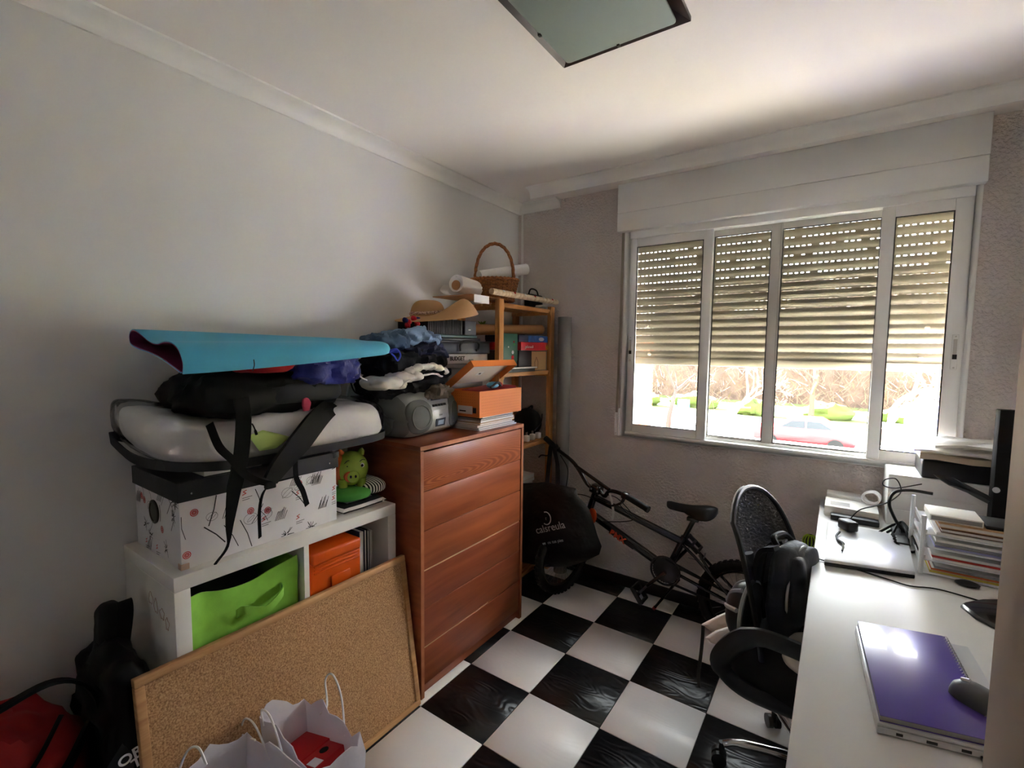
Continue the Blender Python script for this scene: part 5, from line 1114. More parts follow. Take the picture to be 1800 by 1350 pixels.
cable('thick_black_cable', 'thick black power cable arching down beside white drawer unit', [dz(1640, 868, DKZ+.19), dz(1600, 862, DKZ+.19), dz(1572, 866, DKZ+.185), dz(1563, 885, DKZ+.15), dz(1572, 910, DKZ+.09), dz(1585, 930, DKZ+.04), dz(1600, 945, DKZ+.012)], .0055, 'nylon_black')
# white flat box with router and bundled white cable on it
rx0, rx1, ry0, ry1 = 1.822, 2.010, -.285, -.13
wbx = thing('white_flat_box', 'flat white cardboard box on desk under the router', 'box', (1.92, -.2, DKZ)); MB().box(rx0, rx1, ry0, ry1, DKZ+.0005, DKZ+.044).build('box_body', 'paper', wbx, bevel=.002); MB().box(rx0+.02, rx0+.09, ry0+.03, ry0+.09, DKZ+.044, DKZ+.0446).build('label', 'grey_card', wbx)
tag(MB().box(1.845, 2.01, -.338, -.292, DKZ+.0005, DKZ+.022).build('dark_tablet', 'dark_plastic', bevel=.004), 'dark slim device between laptop and white flat box', 'device')
rt = thing('router', 'white wireless router on desk in front of the wall', 'router', (1.90, -.08, DKZ)); MB().box(1.826, 1.955, -.122, -.045, DKZ+.0005, DKZ+.058).build('router_body', 'pvc_white', rt, bevel=.004); MB().ell((1.962, -.085, DKZ+.030), (.022, .036, .030), 14, 10).build('rounded_end', 'pvc_white', rt, smooth=True)
wc = thing('white_cable_coil', 'bundle of coiled white cable beside the router', 'cable', (2.0, -.15, DKZ+.045))
for k in range(5): 
    pts = [V(1.985+.030*math.cos(a)+.002*k, -.165+.010*k+.006*math.sin(2*a), DKZ+.074+.026*math.sin(a)+.002*math.sin(k)) for a in [2*math.pi*j/20 for j in range(20)]]; MB().tube(pts, .0036, 6, closed=True).build('cable_turn', 'cord_white', wc, smooth=True)
# white drawer unit and black printer with papers on it
du = thing('white_drawer_unit', 'white drawer unit on desk lit by sunlight at the window', 'drawer unit', (2.2, -.14, DKZ)); MB().box(2.034, 2.43, -.262, -.03, DKZ+.0005, DKZ+.212).build('unit_body', 'pvc_white', du, bevel=.004)
for k in range(3): MB().box(2.045, 2.42, -.2655, -.262, DKZ+.010+k*.066, DKZ+.070+k*.066).build('drawer_front', 'pvc_white', du, bevel=.002)
pr3 = thing('black_printer', 'black printer with paper tray raised on the white drawer unit', 'printer', (2.28, -.15, DKZ+.213)); MB().box(2.135, 2.435, -.255, -.05, DKZ+.2125, DKZ+.285).build('printer_body', 'lap_dark', pr3, bevel=.008)
pa, pb2 = px(1642, 838, 1, -.36), px(1760, 896, 1, -.52)
q = MB(); 
ta = [px(1640, 833, 1, -.34), px(1672, 838, 1, -.38), px(1764, 884, 1, -.42), px(1764, 897, 1, -.42), px(1728, 876, 1, -.40), px(1668, 852, 1, -.38)]
q.pillowed(ta, (.3, -1, .2), .016, .05, 4); q.build('paper_tray', 'dark_plastic', pr3, smooth=True)
def sheetpile(nm, lb, pts, z0, z1, m_, seed, amp=.01):
    c = sum((Vector(p) for p in pts), Vector((0, 0)))/len(pts); q = MB(); n_ = len(pts); P = []
    for i in range(n_):
        for k in range(6): P.append(Vector(pts[i]).lerp(Vector(pts[(i+1) % n_]), k/6))
    rings = []
    for zz, s in ((z0, .02), (z0, 1), (z1, 1), (z1, .7), (z1, .35), (z1, .02)):
        rings.append([V(*(c+(p-c)*s), zz+(amp*noise.noise(V(p.x*9, p.y*9, seed)+V(s*2, 0, 0)) if zz == z1 or s == 1 else 0)) for p in P])
    return tag(q.loft(rings).build(nm, m_, smooth=True, ang=50), lb, 'paper')
zp = DKZ+.300; mat('paper_beige', (206,190,170), .8)
sheetpile('crumpled_paper', 'crumpled brown paper under white sheets on the printer', [(2.125, -.27), (2.43, -.28), (2.43, -.06), (2.15, -.05)], zp-.012, zp+.012, 'paper_beige', 2, .012)
sheetpile('white_paper', 'loose white sheet sticking out over the printer edge', [(2.105, -.275), (2.40, -.29), (2.41, -.10), (2.14, -.08)], zp+.022, zp+.030, 'roll_white', 7, .018)
sheetpile('white_paper', 'topmost white envelope on the printer beside the window', [(2.17, -.26), (2.43, -.25), (2.43, -.06), (2.19, -.05)], zp+.046, zp+.056, 'roll_white', 11, .016)
mat('tower_matt', (22,20,22), .8, spec=.1)
# PC tower
tw = thing('computer_tower', 'slim black computer tower with round power button on desk', 'computer', (2.36, -.33, DKZ)); MB().box(2.305, 2.432, -.44, -.385, DKZ+.001, 1.262).build('tower_case', 'tower_matt', tw, bevel=.003)
q = MB(); q.box(2.304, 2.345, -.446, -.4402, DKZ+.15, 1.264); q.build('front_bezel', 'tower_matt', tw, bevel=.002)
q = MB(); q.M = Matrix.Translation((2.311, -.446, .985)) @ Matrix.Rotation(R(90), 4, 'X'); q.lathe([(.010, 0), (.010, .002), (.007, .003), (.001, .003)], 16); q.build('power_button', 'lap_silver', tw, smooth=True)
# letter trays
mat('tray_plastic', (236,238,240), .25, transl=.2); mat('paper_lilac', (150,150,196), .7); mat('card_red', (180,50,40), .6); mat('card_yellow', (196,176,70), .6); mat('card_orange', (190,100,50), .6)
TX0, TX1, TY0, TY1 = 2.098, 2.41, -.750, -.475
lt = thing('letter_tray', 'white four-tier letter tray full of papers on the desk', 'letter tray', (2.25, -.61, DKZ))
tz = [DKZ+.004, DKZ+.046, DKZ+.088, DKZ+.130]
for k, zz in enumerate(tz):
    MB().box(TX0, TX1, TY0, TY1, zz, zz+.004).build('tray_shelf', 'tray_plastic', lt, bevel=.001); MB().box(TX0, TX0+.004, TY0, TY1, zz+.0042, zz+.016).build('tray_lip', 'tray_plastic', lt)
for x, y in ((TX0+.004, TY0+.006), (TX0+.004, TY1-.006), (TX1-.006, TY0+.006), (TX1-.006, TY1-.006)): MB().tube([(x-.010, y, DKZ+.001), (x-.010, y, DKZ+.190)], .007, 8).build('tray_post', 'tray_plastic', lt, smooth=True)
random.seed(12)
stk = [('open magazine in the lowest letter tray', tz[0]+.0045, 'card_yellow'), ('red and orange leaflets in the lowest letter tray', tz[0]+.013, 'card_orange'), ('grey papers in the lowest letter tray', tz[0]+.021, 'grey_card'),
       ('white papers in second letter tray from the bottom', tz[1]+.0045, 'roll_white'), ('red card in second letter tray from the bottom', tz[1]+.012, 'card_red'), ('sheaf of white paper on red card in letter tray', tz[1]+.020, 'paper'),
       ('lilac booklet in third letter tray from the bottom', tz[2]+.0045, 'paper_lilac'), ('blue grey leaflet in third letter tray from the bottom', tz[2]+.014, 'grey_card'), ('white sheets in third letter tray from the bottom', tz[2]+.022, 'roll_white'),
       ('white sheets in the top letter tray', tz[3]+.0045, 'roll_white')]
for lb, zz, m_ in stk:
    dx = random.uniform(-.012, .012); t = thing('paper_stack', lb, 'paper', (2.25, -.61, zz)); hh = random.uniform(.005, .0075)
    MB().box(TX0+.016+abs(dx), TX1-.02+dx, TY0+.008-.0, TY1-.02, zz, zz+hh).build('sheets', m_, t); MB().box(TX0+.018+abs(dx), TX1-.022, TY0+.010, TY1-.03, zz+hh+.0002, zz+hh+.0007).build('top_sheet', 'paper', t)
def lbook(lb, zz, h, x0, y0, m_, c2='paper'):
    t = thing('book', lb, 'book', (2.25, -.62, zz)); MB().box(x0, x0+.20, y0, y0+.15, zz, zz+.002).build('cover', m_, t); MB().box(x0+.002, x0+.198, y0+.002, y0+.148, zz+.002, zz+h-.002).build('pages', c2, t); MB().box(x0, x0+.20, y0, y0+.15, zz+h-.002, zz+h).build('cover', m_, t)
lbook('brown hardback book on the top letter tray', tz[3]+.014, .012, 2.135, -.742, 'wicker_dark'); lbook('olive paperback on brown book atop letter tray', tz[3]+.0265, .014, 2.13, -.735, 'kraft')
lb_ = thing('white_small_box', 'small white box on top of the letter tray pile', 'box', (2.17, -.66, tz[3]+.041)); MB().box(2.108, 2.235, -.720, -.60, tz[3]+.041, tz[3]+.062).build('box_body', 'roll_white', lb_, bevel=.002); MB().box(2.112, 2.231, -.7212, -.7200, tz[3]+.045, tz[3]+.058).build('box_label', 'grey_card', lb_)
tag(MB().box(2.24, 2.36, -.72, -.60, tz[3]+.041, tz[3]+.052).build('black_phone', 'dark_plastic', bevel=.003), 'flat black device beside small white box on letter tray', 'device')
# cable nest between laptop and tray
for k in range(4): cable('tangled_cable', 'black cable in the tangle between laptop and letter tray', [V(2.03+.05*math.sin(k*2.1), -.40-.03*k, DKZ+.008), V(2.07, -.36-.02*k, DKZ+.030+.012*k), V(2.045+.02*k, -.45-.03*k, DKZ+.012), V(2.07, -.52-.02*k, DKZ+.008), V(2.04, -.47-.03*k, DKZ+.030)], .0045, 'nylon_black')['group'] = 'cable tangle on desk'
ps = thing('power_strip', 'black power strip lying under tangled cables on desk', 'power strip', (2.06, -.42, DKZ)); MB().box(2.045, 2.085, -.56, -.33, DKZ+.0005, DKZ+.028).build('strip_body', 'dark_plastic', ps, bevel=.005)
# monitor-stand foot / black pad on desk
bpd = thing('black_stand_foot', 'pointed black foot of a stand on the desk', 'stand', (2.28, -1.0, DKZ))
ot = [dz(1688, 1068), dz(1692, 1064), dz(1725, 1058), dz(1770, 1058), dz(1800, 1085), dz(1800, 1125), dz(1757, 1112), dz(1715, 1090)]
quad = MB(); quad.loft([[p+V(0, 0, .0005) for p in ot], [p+V(0, 0, .006) for p in ot], [p.lerp(sum(ot, Vector())/len(ot), .1)+V(0, 0, .012) for p in ot]]); quad.build('foot_plate', 'frame_black', bpd, bevel=.001)
MB().box(2.33, 2.37, -1.02, -.95, DKZ+.012, DKZ+.20).build('stand_stem', 'frame_black', bpd, bevel=.004)
tag(MB().ell(dz(1700, 1031)+V(0, 0, .009), (.030, .018, .0085), 14, 8).build('black_mouse', 'dark_plastic', smooth=True), 'small black mouse on desk below the letter tray', 'mouse')
# silver laptop with purple notebook and mouse
P4 = [dz(1541, 1278, .758), dz(1503, 1106, .758), dz(1735, 1160, .758), dz(1742, 1350, .758)]
e1 = P4[3]-P4[0]; far = P4[0]+(dz(1742, 1333, .752)-P4[0])*1.35; vv = P4[1]-P4[0]
B4 = [P4[0], P4[1], P4[1]+(far-P4[0]), far]
l2 = thing('silver_laptop', 'closed silver laptop under the purple notebook on desk', 'laptop', (2.05, -1.45, DKZ))
quad_slab(B4, DKZ+.002, DKZ+.0145, 'base', 'lap_silver', l2, .002); quad_slab([p+(sum(B4, Vector())/4-p)*.004 for p in B4], DKZ+.0155, DKZ+.0225, 'lid', 'lap_silver', l2, .002)
ed_ = (far-P4[0]).normalized(); nrm_ = V(ed_.y, -ed_.x, 0)
for o_, w_, m_ in ((.030, .010, 'lap_dark'), (.075, .016, 'lap_dark'), (.125, .014, 'lap_dark')):
    c = P4[0]+ed_*o_; q = MB(); q.bar(V(c.x, c.y, DKZ+.0085)+nrm_*.0004, V((c+ed_*w_).x, (c+ed_*w_).y, DKZ+.0085)+nrm_*.0004, .001, .005); q.build('port', m_, l2)
c = P4[0]+ed_*.150; q = MB(); q.bar(V(c.x, c.y, DKZ+.0048)+nrm_*.012, V((c+ed_*.035).x, (c+ed_*.035).y, DKZ+.0048)+nrm_*.012, .022, .008); tag(q.build('usb_dongle', 'dark_plastic', bevel=.002), 'black dongle at the side of the silver laptop', 'dongle')
m = mat('purple_cover', (84,64,160), .28, spec=.55, coat=.3)
NB4 = [P4[0]+V(.004, .006, 0), P4[1]+V(.004, .004, 0), P4[1]+(far-P4[0])*.80+V(0, .004, 0), P4[0]+(far-P4[0])*.80+V(0, .006, 0)]
n5 = thing('purple_notebook', 'purple spiral notebook lying on silver laptop', 'notebook', (2.03, -1.43, DKZ+.023)); quad_slab(NB4, DKZ+.0230, DKZ+.0245, 'back_cover', 'purple_cover', n5, 0)
quad_slab([p+(sum(NB4, Vector())/4-p)*.008 for p in NB4], DKZ+.0246, DKZ+.0335, 'pages', 'grey_card', n5, 0)
quad_slab(NB4, DKZ+.0336, DKZ+.0348, 'front_cover', 'purple_cover', n5, .0005)
a, b_ = NB4[3], NB4[2]; q = MB()
for k in range(34):
    c = a.lerp(b_, (k+.5)/34); c = V(c.x, c.y, DKZ+.029); dv_ = ed_; q.tube([c+dv_*(.006*math.cos(t))+V(0, 0, .008*math.sin(t)) for t in [2*math.pi*j/10 for j in range(10)]], .0008, 4, closed=True)
tag(q.build('spiral_binding', 'spoke', n5), kind='stuff')
MZ = DKZ+.035; mc = dz(1712, 1222, MZ+.015); ms_ = thing('computer_mouse', 'dark grey computer mouse resting on the purple notebook', 'mouse', (mc.x, mc.y, MZ)); mat('mouse_grey', (84,86,90), .35, .2); mat('mouse_dark', (44,45,48), .4)
MA = Matrix.Translation((mc.x+.012, mc.y, MZ+.0005)) @ Matrix.Rotation(R(-35), 4, 'Z')
q = MB(); q.M = MA; rings = []
for k in range(15):
    t = -1+2*k/14; w_ = .031*math.sqrt(max(.002, 1-abs(t)**2.6)); h_ = .034*math.sqrt(max(.002, 1-abs(t)**2.4))*(1-.12*t); rings.append([V(t*.052, w_*math.cos(math.pi*j/10), max(0, h_*math.sin(math.pi*j/10))) for j in range(11)])
q.loft(rings); q.build('mouse_shell', 'mouse_grey', ms_, smooth=True)
q = MB(); q.M = MA; q.tube([V(-.033, 0, .029), V(-.020, 0, .034)], .0045, 10); q.build('scroll_wheel', 'lap_silver', ms_, smooth=True)

# ------------------------------------------------------------------ office chair with backpack, helmet and clothes
mat('chair_plastic', (26,28,34), .42, bump=(250,.2,.001)); m = mat('chair_mesh', (13,14,19), .85, spec=.12); N, L, b = nodes_of(m)
tc = N.new('ShaderNodeTexCoord'); ck = N.new('ShaderNodeTexChecker'); ck.inputs['Scale'].default_value = 420; L.new(tc.outputs['Object'], ck.inputs[0]); mp_ = N.new('ShaderNodeMapRange'); mp_.inputs[3].default_value = .82; mp_.inputs[4].default_value = 1.; b.inputs['Alpha'].default_value = .9
mat('chair_fabric', (18,18,21), .9, bump=(300,.3,.001)); mat('rim_grey', (170,172,176), .4)
CC = V(1.835, -.955, 0); cdv = V(.97, -.24, 0).normalized(); csv = V(-.24, -.97, 0).normalized()   # forward, towards the camera side
oc = thing('office_chair', 'black mesh-back office chair with chrome base pulled to the desk', 'office chair', CC)
def cp(f_, s, z): return CC+cdv*f_+csv*s+V(0, 0, z)
def back_pt(u_, v):           # u -1..1 across, v 0..1 up
    w_ = (.205-.030*v+.02*math.sin(math.pi*v))*u_; f_ = -.130-.120*v**1.8+.035*u_*u_-.012*math.sin(math.pi*v); z = .490+.480*v-.075*abs(u_)**2.4*v**3
    return cp(f_, w_, z)
rings_a = []
q = MB(); nu, nv = 14, 18
P = [[back_pt(-1+2*i/nu, j/nv) for i in range(nu+1)] for j in range(nv+1)]
q.add([p for r_ in P for p in r_], [(j*(nu+1)+i, j*(nu+1)+i+1, (j+1)*(nu+1)+i+1, (j+1)*(nu+1)+i) for j in range(nv) for i in range(nu)]); q.build('back_mesh', 'chair_mesh', oc, smooth=True)
rim = [back_pt(-1, j/nv) for j in range(nv+1)]+[back_pt(-1+2*i/nu, 1) for i in range(1, nu)]+[back_pt(1, 1-j/nv) for j in range(nv+1)]+[back_pt(1-2*i/nu, 0) for i in range(1, nu)]
MB().tube(rim, .0085, 8, closed=True).build('back_frame', 'chair_plastic', oc, smooth=True)
MB().tube([p-cdv*.006+V(0, 0, .003) for p in [back_pt(1, .80+.2*k/5) for k in range(6)]+[back_pt(1-.2*k, 1) for k in range(1, 6)]], .0055, 6).build('rim_trim', 'rim_grey', oc, smooth=True)
MB().tube(bez([cp(.02, 0, .41), cp(-.13, 0, .42), cp(-.195, 0, .48), cp(-.205, 0, .62), cp(-.23, 0, .74)], 5), [.024]*21, 10, flat=.6).build('back_post', 'chair_plastic', oc, smooth=True)
q = MB(); q.blob(cp(.02, 0, .455), (.25, .255, .052), 2, .006, 5, 4., rz=math.atan2(cdv.y, cdv.x), bottom=.95); q.build('seat', 'chair_fabric', oc, smooth=True)
MB().prism([(cp(a, b_, 0).x, cp(a, b_, 0).y) for a, b_ in ((-.20, -.20), (.20, -.20), (.20, .20), (-.20, .20))], 'z', .385, .413).build('seat_pan', 'chair_plastic', oc, bevel=.008)
for s in (.275, -.275):
    lp_ = bez([cp(.06, s*.80, .415), cp(-.11, s*.95, .42), cp(-.185, s, .462), cp(-.178, s, .52), cp(-.10, s, .605), cp(.02, s, .622), cp(.17, s, .612)], 6)
    MB().tube(lp_, [.026]*12+[.032]*12+[.028]*13, 10, flat=.65, up=(csv.x, csv.y, 0)).build('armrest', 'chair_plastic', oc, smooth=True)
    MB().tube(bez([cp(.17, s, .612), cp(.21, s, .57), cp(.17, s*.95, .48), cp(.12, s*.82, .415)], 5), .020, 10).build('arm_support', 'chair_plastic', oc, smooth=True)
MB().tube([cp(0, 0, .12), cp(0, 0, .26), cp(0, 0, .2601), cp(0, 0, .39)], [.028, .028, .020, .020], 14).build('gas_column', 'dark_plastic', oc, smooth=True)
MB().lathe([(.045, .07), (.050, .10), (.034, .125), (.03, .13)], 16, CC).build('base_hub', 'chrome', oc, smooth=True)
base_a = math.atan2(-1.005-CC.y, 1.575-CC.x)
for k in range(5):
    a = base_a+2*math.pi*k/5; d = V(math.cos(a), math.sin(a), 0); t = V(-d.y, d.x, 0)
    MB().tube(bez([CC+d*.03+V(0, 0, .105), CC+d*.12+V(0, 0, .105), CC+d*.22+V(0, 0, .095), CC+d*.262+V(0, 0, .078)], 5), [.017]*5+[.015]*5+[.012]*6, 10).build('base_leg', 'chrome', oc, smooth=True)
    w0 = CC+d*.268; wl = MB()
    for s in (-1, 1): wl.tube([V(w0.x, w0.y, .025)+t*s*.006+d*.008, V(w0.x, w0.y, .025)+t*s*.022+d*.008], .025, 14)
    cw = wl.build('caster', 'dark_plastic', oc, smooth=True); MB().tube([V(w0.x, w0.y, .030), V(w0.x, w0.y, .082)], .010, 8).build('caster_stem', 'dark_plastic', cw)
# backpack standing on the seat
mat('pack_grey', (42,46,56), .7, bump=(50,.4,.006), sheen=.15); mat('piping', (190,192,196), .5)
SZ = .506
kp = thing('school_backpack', 'dark grey school backpack with pale piping standing on chair', 'backpack', cp(.05, .0, SZ))
kc = V(1.745, -.905, SZ+.150); ang = math.atan2(cdv.y, cdv.x)
MB().blob(kc, (.046, .125, .155), 5, .012, 7, 3.4, rz=ang, bottom=.97).build('pack_body', 'pack_grey', kp, smooth=True)
MB().blob(kc+cdv*.030-csv*.01+V(0, 0, .012), (.034, .112, .130), 9, .022, 9, 3.2, rz=ang, fold=(1, 1, .35)).build('front_pocket', 'pack_grey', kp, smooth=True)
pp = [kc+cdv*(.026)+csv*(.116*math.cos(a))+V(0, 0, .148*math.sin(a)) for a in [R(-30)+R(240)*k/24 for k in range(25)]]
MB().tube(pp, .0045, 6).build('piping', 'piping', kp, smooth=True)
MB().tube(bez([kc+csv*.05-cdv*.03+V(0, 0, .146), kc+csv*.03-cdv*.05+V(0, 0, .166), kc-csv*.03-cdv*.04+V(0, 0, .166), kc-csv*.05-cdv*.02+V(0, 0, .146)], 5), .011, 8).build('grab_handle', 'nylon_black', kp, smooth=True)
for s in (.075, .0): MB().ribbon(bez([kc+csv*(s+.01)-cdv*.02+V(0, 0, .155), kc+csv*(s+.03)-cdv*.06+V(0, 0, .13), kc+csv*(s+.045)-cdv*.068+V(0, 0, .0), kc+csv*(s+.045)-cdv*.06+V(0, 0, -.11)], 5), csv*.026+V(0, 0, .003), .014).build('shoulder_strap', 'nylon_black', kp, smooth=True)
# cycle helmet wedged by the armrest
mat('helmet_black', (36,38,42), .35); mat('helmet_grey', (150,154,160), .35)
hl = thing('cycle_helmet', 'black and grey cycle helmet lying on the chair seat edge', 'helmet', cp(-.16, .18, SZ)); hc2 = cp(-.165, .125, SZ+.085)
rings = []
for i in range(9):
    t = i/8*math.pi*.5; rings.append([hc2+cdv*(-.070*math.sin(t)-.0)+csv*(.085*math.cos(t)**.7*math.cos(2*math.pi*k/24))+V(0, 0, .105*math.cos(t)**.7*math.sin(2*math.pi*k/24)) for k in range(24)])
MB().loft(rings).build('shell', 'helmet_black', hl, smooth=True)
for k in range(4):
    a = R(20+k*38); q = MB(); q.tube(bez([hc2-cdv*.012+csv*.088*math.cos(a)+V(0, 0, .106*math.sin(a)), hc2-cdv*.048+csv*.066*math.cos(a)+V(0, 0, .080*math.sin(a)), hc2-cdv*.072+csv*.020*math.cos(a)+V(0, 0, .024*math.sin(a))], 5), .0075, 7); q.build('rib', 'helmet_grey', hl, smooth=True)
MB().tube([hc2+csv*.088*math.cos(2*math.pi*k/28)+V(0, 0, .108*math.sin(2*math.pi*k/28)) for k in range(28)], .007, 6, closed=True).build('helmet_rim', 'helmet_grey', hl, smooth=True)
# pale garment spilling over the side of the seat
mat('garment_pale', (224,216,210), .85, bump=(26,.4,.01)); mat('strap_black', (14,14,15), .7)
gm = thing('pale_garment', 'off-white garment hanging over the edge of the chair', 'clothes', cp(-.2, 0, SZ-.03))
def gp_(x, y, d): return px(x, y, 1, d)
MB().pillowed([gp_(1233, 1097, -.86), gp_(1262, 1082, -.86), gp_(1295, 1068, -.86), gp_(1310, 1085, -.86), gp_(1300, 1110, -.86), gp_(1275, 1115, -.86), gp_(1250, 1110, -.86)], (-.3, -1, .2), .030, .03).build('sleeve', 'garment_pale', gm, smooth=True)
MB().pillowed([gp_(1240, 1120, -.92), gp_(1258, 1108, -.92), gp_(1290, 1098, -.92), gp_(1310, 1105, -.92), gp_(1305, 1130, -.92), gp_(1275, 1138, -.92), gp_(1250, 1130, -.92)], (-.3, -1, .2), .032, .03).build('sleeve', 'garment_pale', gm, smooth=True)
MB().blob(cp(.05, .10, SZ+.022), (.12, .13, .028), 21, .010, 9, 2.6).build('bodice', 'garment_pale', gm, smooth=True)
MB().ribbon(bez([gp_(1236, 1100, -.90), gp_(1235, 1120, -.915), gp_(1232, 1150, -.92), gp_(1228, 1185, -.92), gp_(1229, 1208, -.92)], 5), (.006, 0, 0), .003).build('hanging_strap', 'strap_black', gm, smooth=True)
# green ball behind the chair
mat('ball_green', (176,206,40), .6); bl = thing('green_ball', 'lime green and black ball between chair and desk', 'ball', (1.73, -.16, 0)); bc_ = px(1424, 950, 1, -.14); r_ = .030
MB().ell(bc_, (r_, r_, r_), 18, 12).build('ball_shell', 'nylon_black', bl, smooth=True)
for k in range(6):
    a = R(-70+k*28); MB().tube([bc_+V(r_*1.01*math.sin(t)*math.sin(a), -r_*1.01*math.sin(t)*math.cos(a), r_*1.01*math.cos(t)) for t in [R(18+144*j/8) for j in range(9)]], .0035, 5).build('ball_panel', 'ball_green', bl, smooth=True)
MB().tube(bez([bc_-V(0, 0, r_), V(bc_.x, bc_.y-.02, bc_.z-.2), V(bc_.x+.05, bc_.y, DKZ-.05)], 5), .003, 6).build('cord', 'nylon_black', bl)
# ------------------------------------------------------------------ on the outer sill and outside
mat('jug_plastic', (84,94,170), .25, spec=.4); mat('hose_yellow', (226,190,70), .45); mat('label_white', (232,234,236), .5)
SLZ = .945
jp = px(1626, 745, 1, .235); jg = thing('water_jug', 'large translucent blue water jug on the outer window sill', 'jug', (jp.x, .235, SLZ)); prof = [(.004, 0), (.070, 0), (.076, .010)]
for k in range(6): prof += [(.076, .018+k*.020), (.070, .026+k*.020), (.076, .034+k*.020)]
prof += [(.077, .16), (.078, .215), (.070, .245), (.046, .275), (.024, .290), (.022, .296)]; prof = [(r_, z*1.0) for r_, z in prof]
MB().lathe(prof, 28, (jp.x, .235, SLZ)).build('jug_body', 'jug_plastic', jg, smooth=True); MB().lathe([(.028, .297), (.028, .318), (.024, .322), (.002, .322)], 20, (jp.x, .235, SLZ)).build('jug_cap', 'jug_plastic', jg, smooth=True)
MB().lathe([(.0785, .122), (.0795, .124), (.0795, .138), (.0785, .140)], 28, (jp.x, .235, SLZ)).build('jug_band', 'label_white', jg, smooth=True)
rc = px(1640, 745, 1, .33); 
tag(MB().tube([V(rc.x+.165*math.cos(a), .33, SLZ+.172+.160*math.sin(a)) for a in [2*math.pi*k/40 for k in range(40)]], .010, 8, closed=True).build('yellow_hoop', 'hose_yellow', smooth=True), 'pale yellow hoop standing behind the water jug', 'hoop')
# street, bank and trees
GZ = -3.1
m = mat('asphalt', (66,66,67), .9, var=(1.5,.12)); mat('pavement', (118,113,108), .9, var=(2,.08)); mat('grass', (66,76,36), .95, var=(.6,.25)); mat('bank_earth', (78,64,56), .95, var=(.9,.3), bump=(1.2,.8,.3)); mat('bark', (74,62,55), .95); mat('bark_pale', (104,93,84), .95); mat('brick_orange', (182,102,58), .85); mat('render_white', (205,202,196), .9)
for nm, b4, m_ in (('street', (-40, 45, 4, 27, GZ-.3, GZ), 'asphalt'), ('pavement', (-40, 45, 27, 31, GZ-.3, GZ+.06), 'pavement'), ('lawn', (-50, 55, 31, 44, GZ-.3, GZ+.10), 'grass')):
    struct(nm, MB().box(*b4), m_)
q = MB(); nu, nv = 60, 14
q.add([(-60+125*i/nu, 44+j*.5, GZ+.1+(11.5*(j/nv)**.6)+1.2*noise.noise(V(i*.4, j*.6, 1))*(1 if j else 0)) for j in range(nv+1) for i in range(nu+1)], [(j*(nu+1)+i, j*(nu+1)+i+1, (j+1)*(nu+1)+i+1, (j+1)*(nu+1)+i) for j in range(nv) for i in range(nu)])
struct('hillside', q, 'bank_earth', smooth=True)
random.seed(77)
def branch(q, p, d, l, r_, depth):
    steps = 3; pts = [p]; dd = d.copy()
    for s in range(steps):
        dd = (dd+V(random.uniform(-.22, .22), random.uniform(-.22, .22), random.uniform(-.05, .16))).normalized(); pts.append(pts[-1]+dd*l/steps)
    q.tube(pts, [r_, r_*.85, r_*.7, r_*.55], 5 if depth > 2 else 3)
    if depth == 0: return
    for k in range(random.choice((2, 3, 3))):
        a = random.uniform(0, 6.28); t = random.choice((2, 3)); sp_ = random.uniform(.5, .95); side = dd.cross(V(math.cos(a), math.sin(a), .3)).normalized()
        branch(q, pts[t], (dd*.8+side*sp_).normalized(), l*random.uniform(.62, .82), r_*.55, depth-1)
def tree(lb, x, y, h, lean, m_, depth=5):
    q = MB(); branch(q, V(x, y, GZ+.05), V(lean, 0, 1).normalized(), h*.30, h*.022, depth); t = tag(q.build('bare_tree', m_), lb, 'tree', 'bare trees across the street'); return t
tree('pale bare tree with spreading branches near the white car', 3.5, 26, 8.5, .25, 'bark_pale', 6); tree('slender bare tree near the blue street sign', -6.2, 25, 7.5, .1, 'bark', 6); tree('forked bare tree between the two nearest parked cars', -3.4, 27.5, 7.0, .2, 'bark_pale', 6)
tree('bare tree standing behind the parked red car', .5, 33, 9, -.1, 'bark', 6); tree('bare tree far along the lawn behind the water jug', 9, 32, 9, -.15, 'bark', 6); tree('tall bare tree beside the orange brick pillar', -13, 30, 10, 0, 'bark', 6)
th = MB(); random.seed(5)
for k in range(9000):
    x = random.uniform(-34, 24); y = random.uniform(38, 46); z = GZ+random.uniform(0, 7.5); d = V(random.uniform(-.7, .7), random.uniform(-.4, .4), random.uniform(.1, 1)).normalized(); l = random.uniform(.5, 1.7); w_ = random.uniform(.012, .035); s = V(d.z, 0, -d.x).normalized()*w_; a = V(x, y, z); b_ = a+d*l
    th.add([a-s, a+s, b_, a+V(0, w_, 0)], [(0, 1, 2), (1, 3, 2), (3, 0, 2)])
tag(th.build('thicket', mat('twig', (92,74,67), .95, var=(.3,.2))), 'dense brown thicket of bare twigs on the far slope', 'thicket', kind='stuff')
for k in range(9):
    x = (-15, -11.2, -7.4, -3, 1.4, 6, 12, 16.5, -19)[k]; tag(MB().blob((x, 34+k % 3, GZ+.5), (1.3+.3*(k % 3), .8, .7), k, .30, 1.6, 2, nu=24, nv=14).build('low_bush', 'grass', smooth=True), 'low green bush on the lawn '+('well away from the street sign', 'beyond the street sign', 'behind the grey car', 'between two bare trees', 'behind the red car', 'beside the pale bare tree', 'past the far bare tree', 'at the far end of the street', 'beyond the brick pillar')[k], 'bush', 'bushes on the lawn')
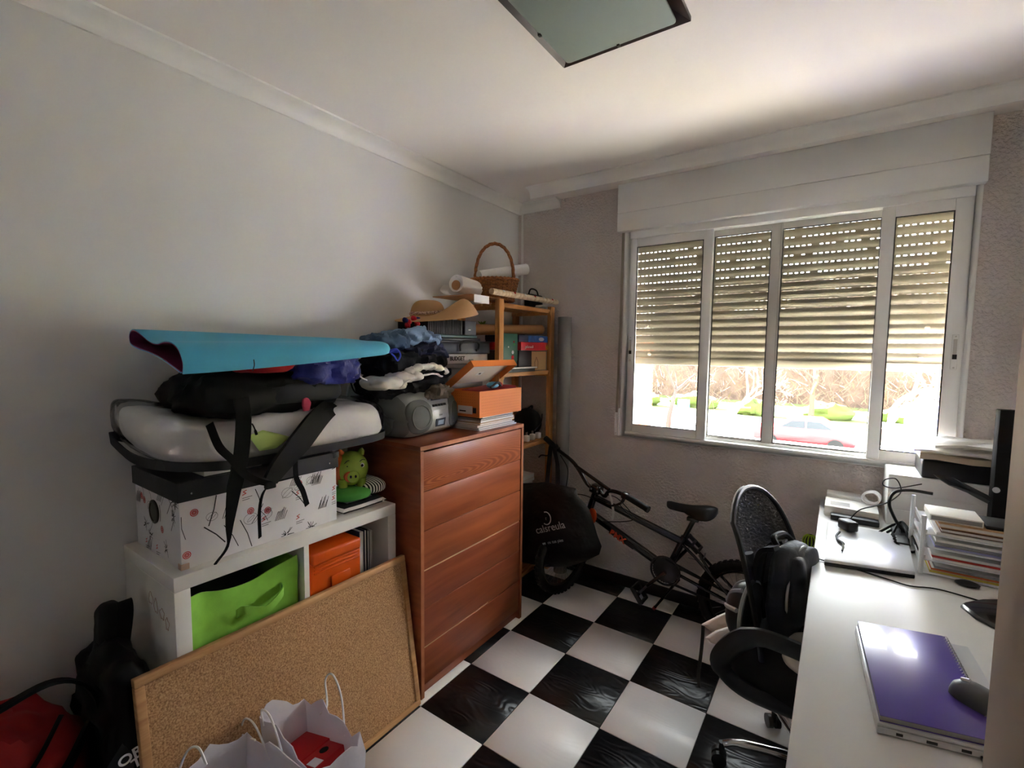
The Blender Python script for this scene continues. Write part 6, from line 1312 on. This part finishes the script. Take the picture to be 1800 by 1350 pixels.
# parked cars
mat('car_red', (176,34,38), .25, coat=.5); mat('car_grey', (120,124,128), .25, .3, coat=.5); mat('car_white', (225,226,226), .3, coat=.5); mat('car_glass', (40,46,52), .08); mat('tyre_black', (18,18,18), .8)
def car(lb, x, y, m_):
    t = thing('parked_car', lb, 'car', (x, y, GZ)); prof = [(-2.0, .35), (-2.05, .75), (-1.9, .92), (-1.05, 1.0), (-.45, 1.42), (.75, 1.45), (1.45, 1.02), (1.95, .92), (2.05, .6), (2.0, .33)]
    MB().prism([(x+a, GZ+b_) for a, b_ in prof], 'y', y-.85, y+.85).build('bodywork', m_, t, bevel=.07)
    for sy in (-.86, .853):
        MB().prism([(x+a, GZ+b_) for a, b_ in ((-.88, 1.03), (-.42, 1.34), (.10, 1.37), (.10, 1.03))], 'y', y+sy, y+sy+.008).build('side_window', 'car_glass', t); MB().prism([(x+a, GZ+b_) for a, b_ in ((.18, 1.03), (.18, 1.37), (.68, 1.36), (1.18, 1.05))], 'y', y+sy, y+sy+.008).build('side_window', 'car_glass', t)
    for wx in (-1.3, 1.3):
        for sy in (-.87, .67): q = MB(); q.tube([V(x+wx, y+sy, GZ+.32), V(x+wx, y+sy+.2, GZ+.32)], .32, 18); q.build('wheel', 'tyre_black', t, smooth=True)
car('red hatchback parked across the street', .6, 23.5, 'car_red'); car('grey car parked beside the slender tree', -10.6, 22.0, 'car_grey'); car('white car parked beyond the water jug', 5.6, 21.5, 'car_white')
sg_ = thing('street_sign', 'blue square street sign on thin grey pole', 'sign', (-8.4, 24.0, GZ)); sp0 = px(1202, 712, 1, 24.0); sg_.location = (sp0.x, 24, GZ); ORG[sg_.name] = Vector(sg_.location)
MB().tube([(sp0.x, 24, GZ), (sp0.x, 24, sp0.z+.3)], .035, 8).build('sign_pole', 'spoke', sg_); MB().box(sp0.x-.32, sp0.x+.32, 23.93, 23.96, sp0.z-.32, sp0.z+.32).build('sign_plate', mat('sign_blue', (70,150,200), .4), sg_, bevel=.01); q = MB(); q.prism([(sp0.x-.18, sp0.z-.18), (sp0.x+.18, sp0.z-.18), (sp0.x, sp0.z+.2)], 'y', 23.92, 23.93); q.build('sign_symbol', 'label_white', sg_)
# brick pillar of the neighbouring facade on the left
pc0 = px(1136, 700, 1, 2.4).x
pi = bpy.data.objects.new('wall_neighbour', None); COL.objects.link(pi); pi.location = (pc0-.1, 2.5, GZ); ORG[pi.name] = Vector(pi.location); pi['kind'] = 'structure'
MB().box(pc0-.085, pc0-.012, 2.412, 2.60, GZ, 2.6).build('mortar', 'render_white', pi); MB().box(pc0-1.2, pc0-.09, 2.40, 2.70, GZ, 2.6).build('render_face', 'render_white', pi); z = .0; src = None
while z < 1.6:
    if src is None: src = MB().box(pc0-.088, pc0, 2.40, 2.61, z, z+.052).build('brick', 'brick_orange', pi, bevel=.003)
    else: copy_part(src, pi, (0, 0, z))
    z += .060
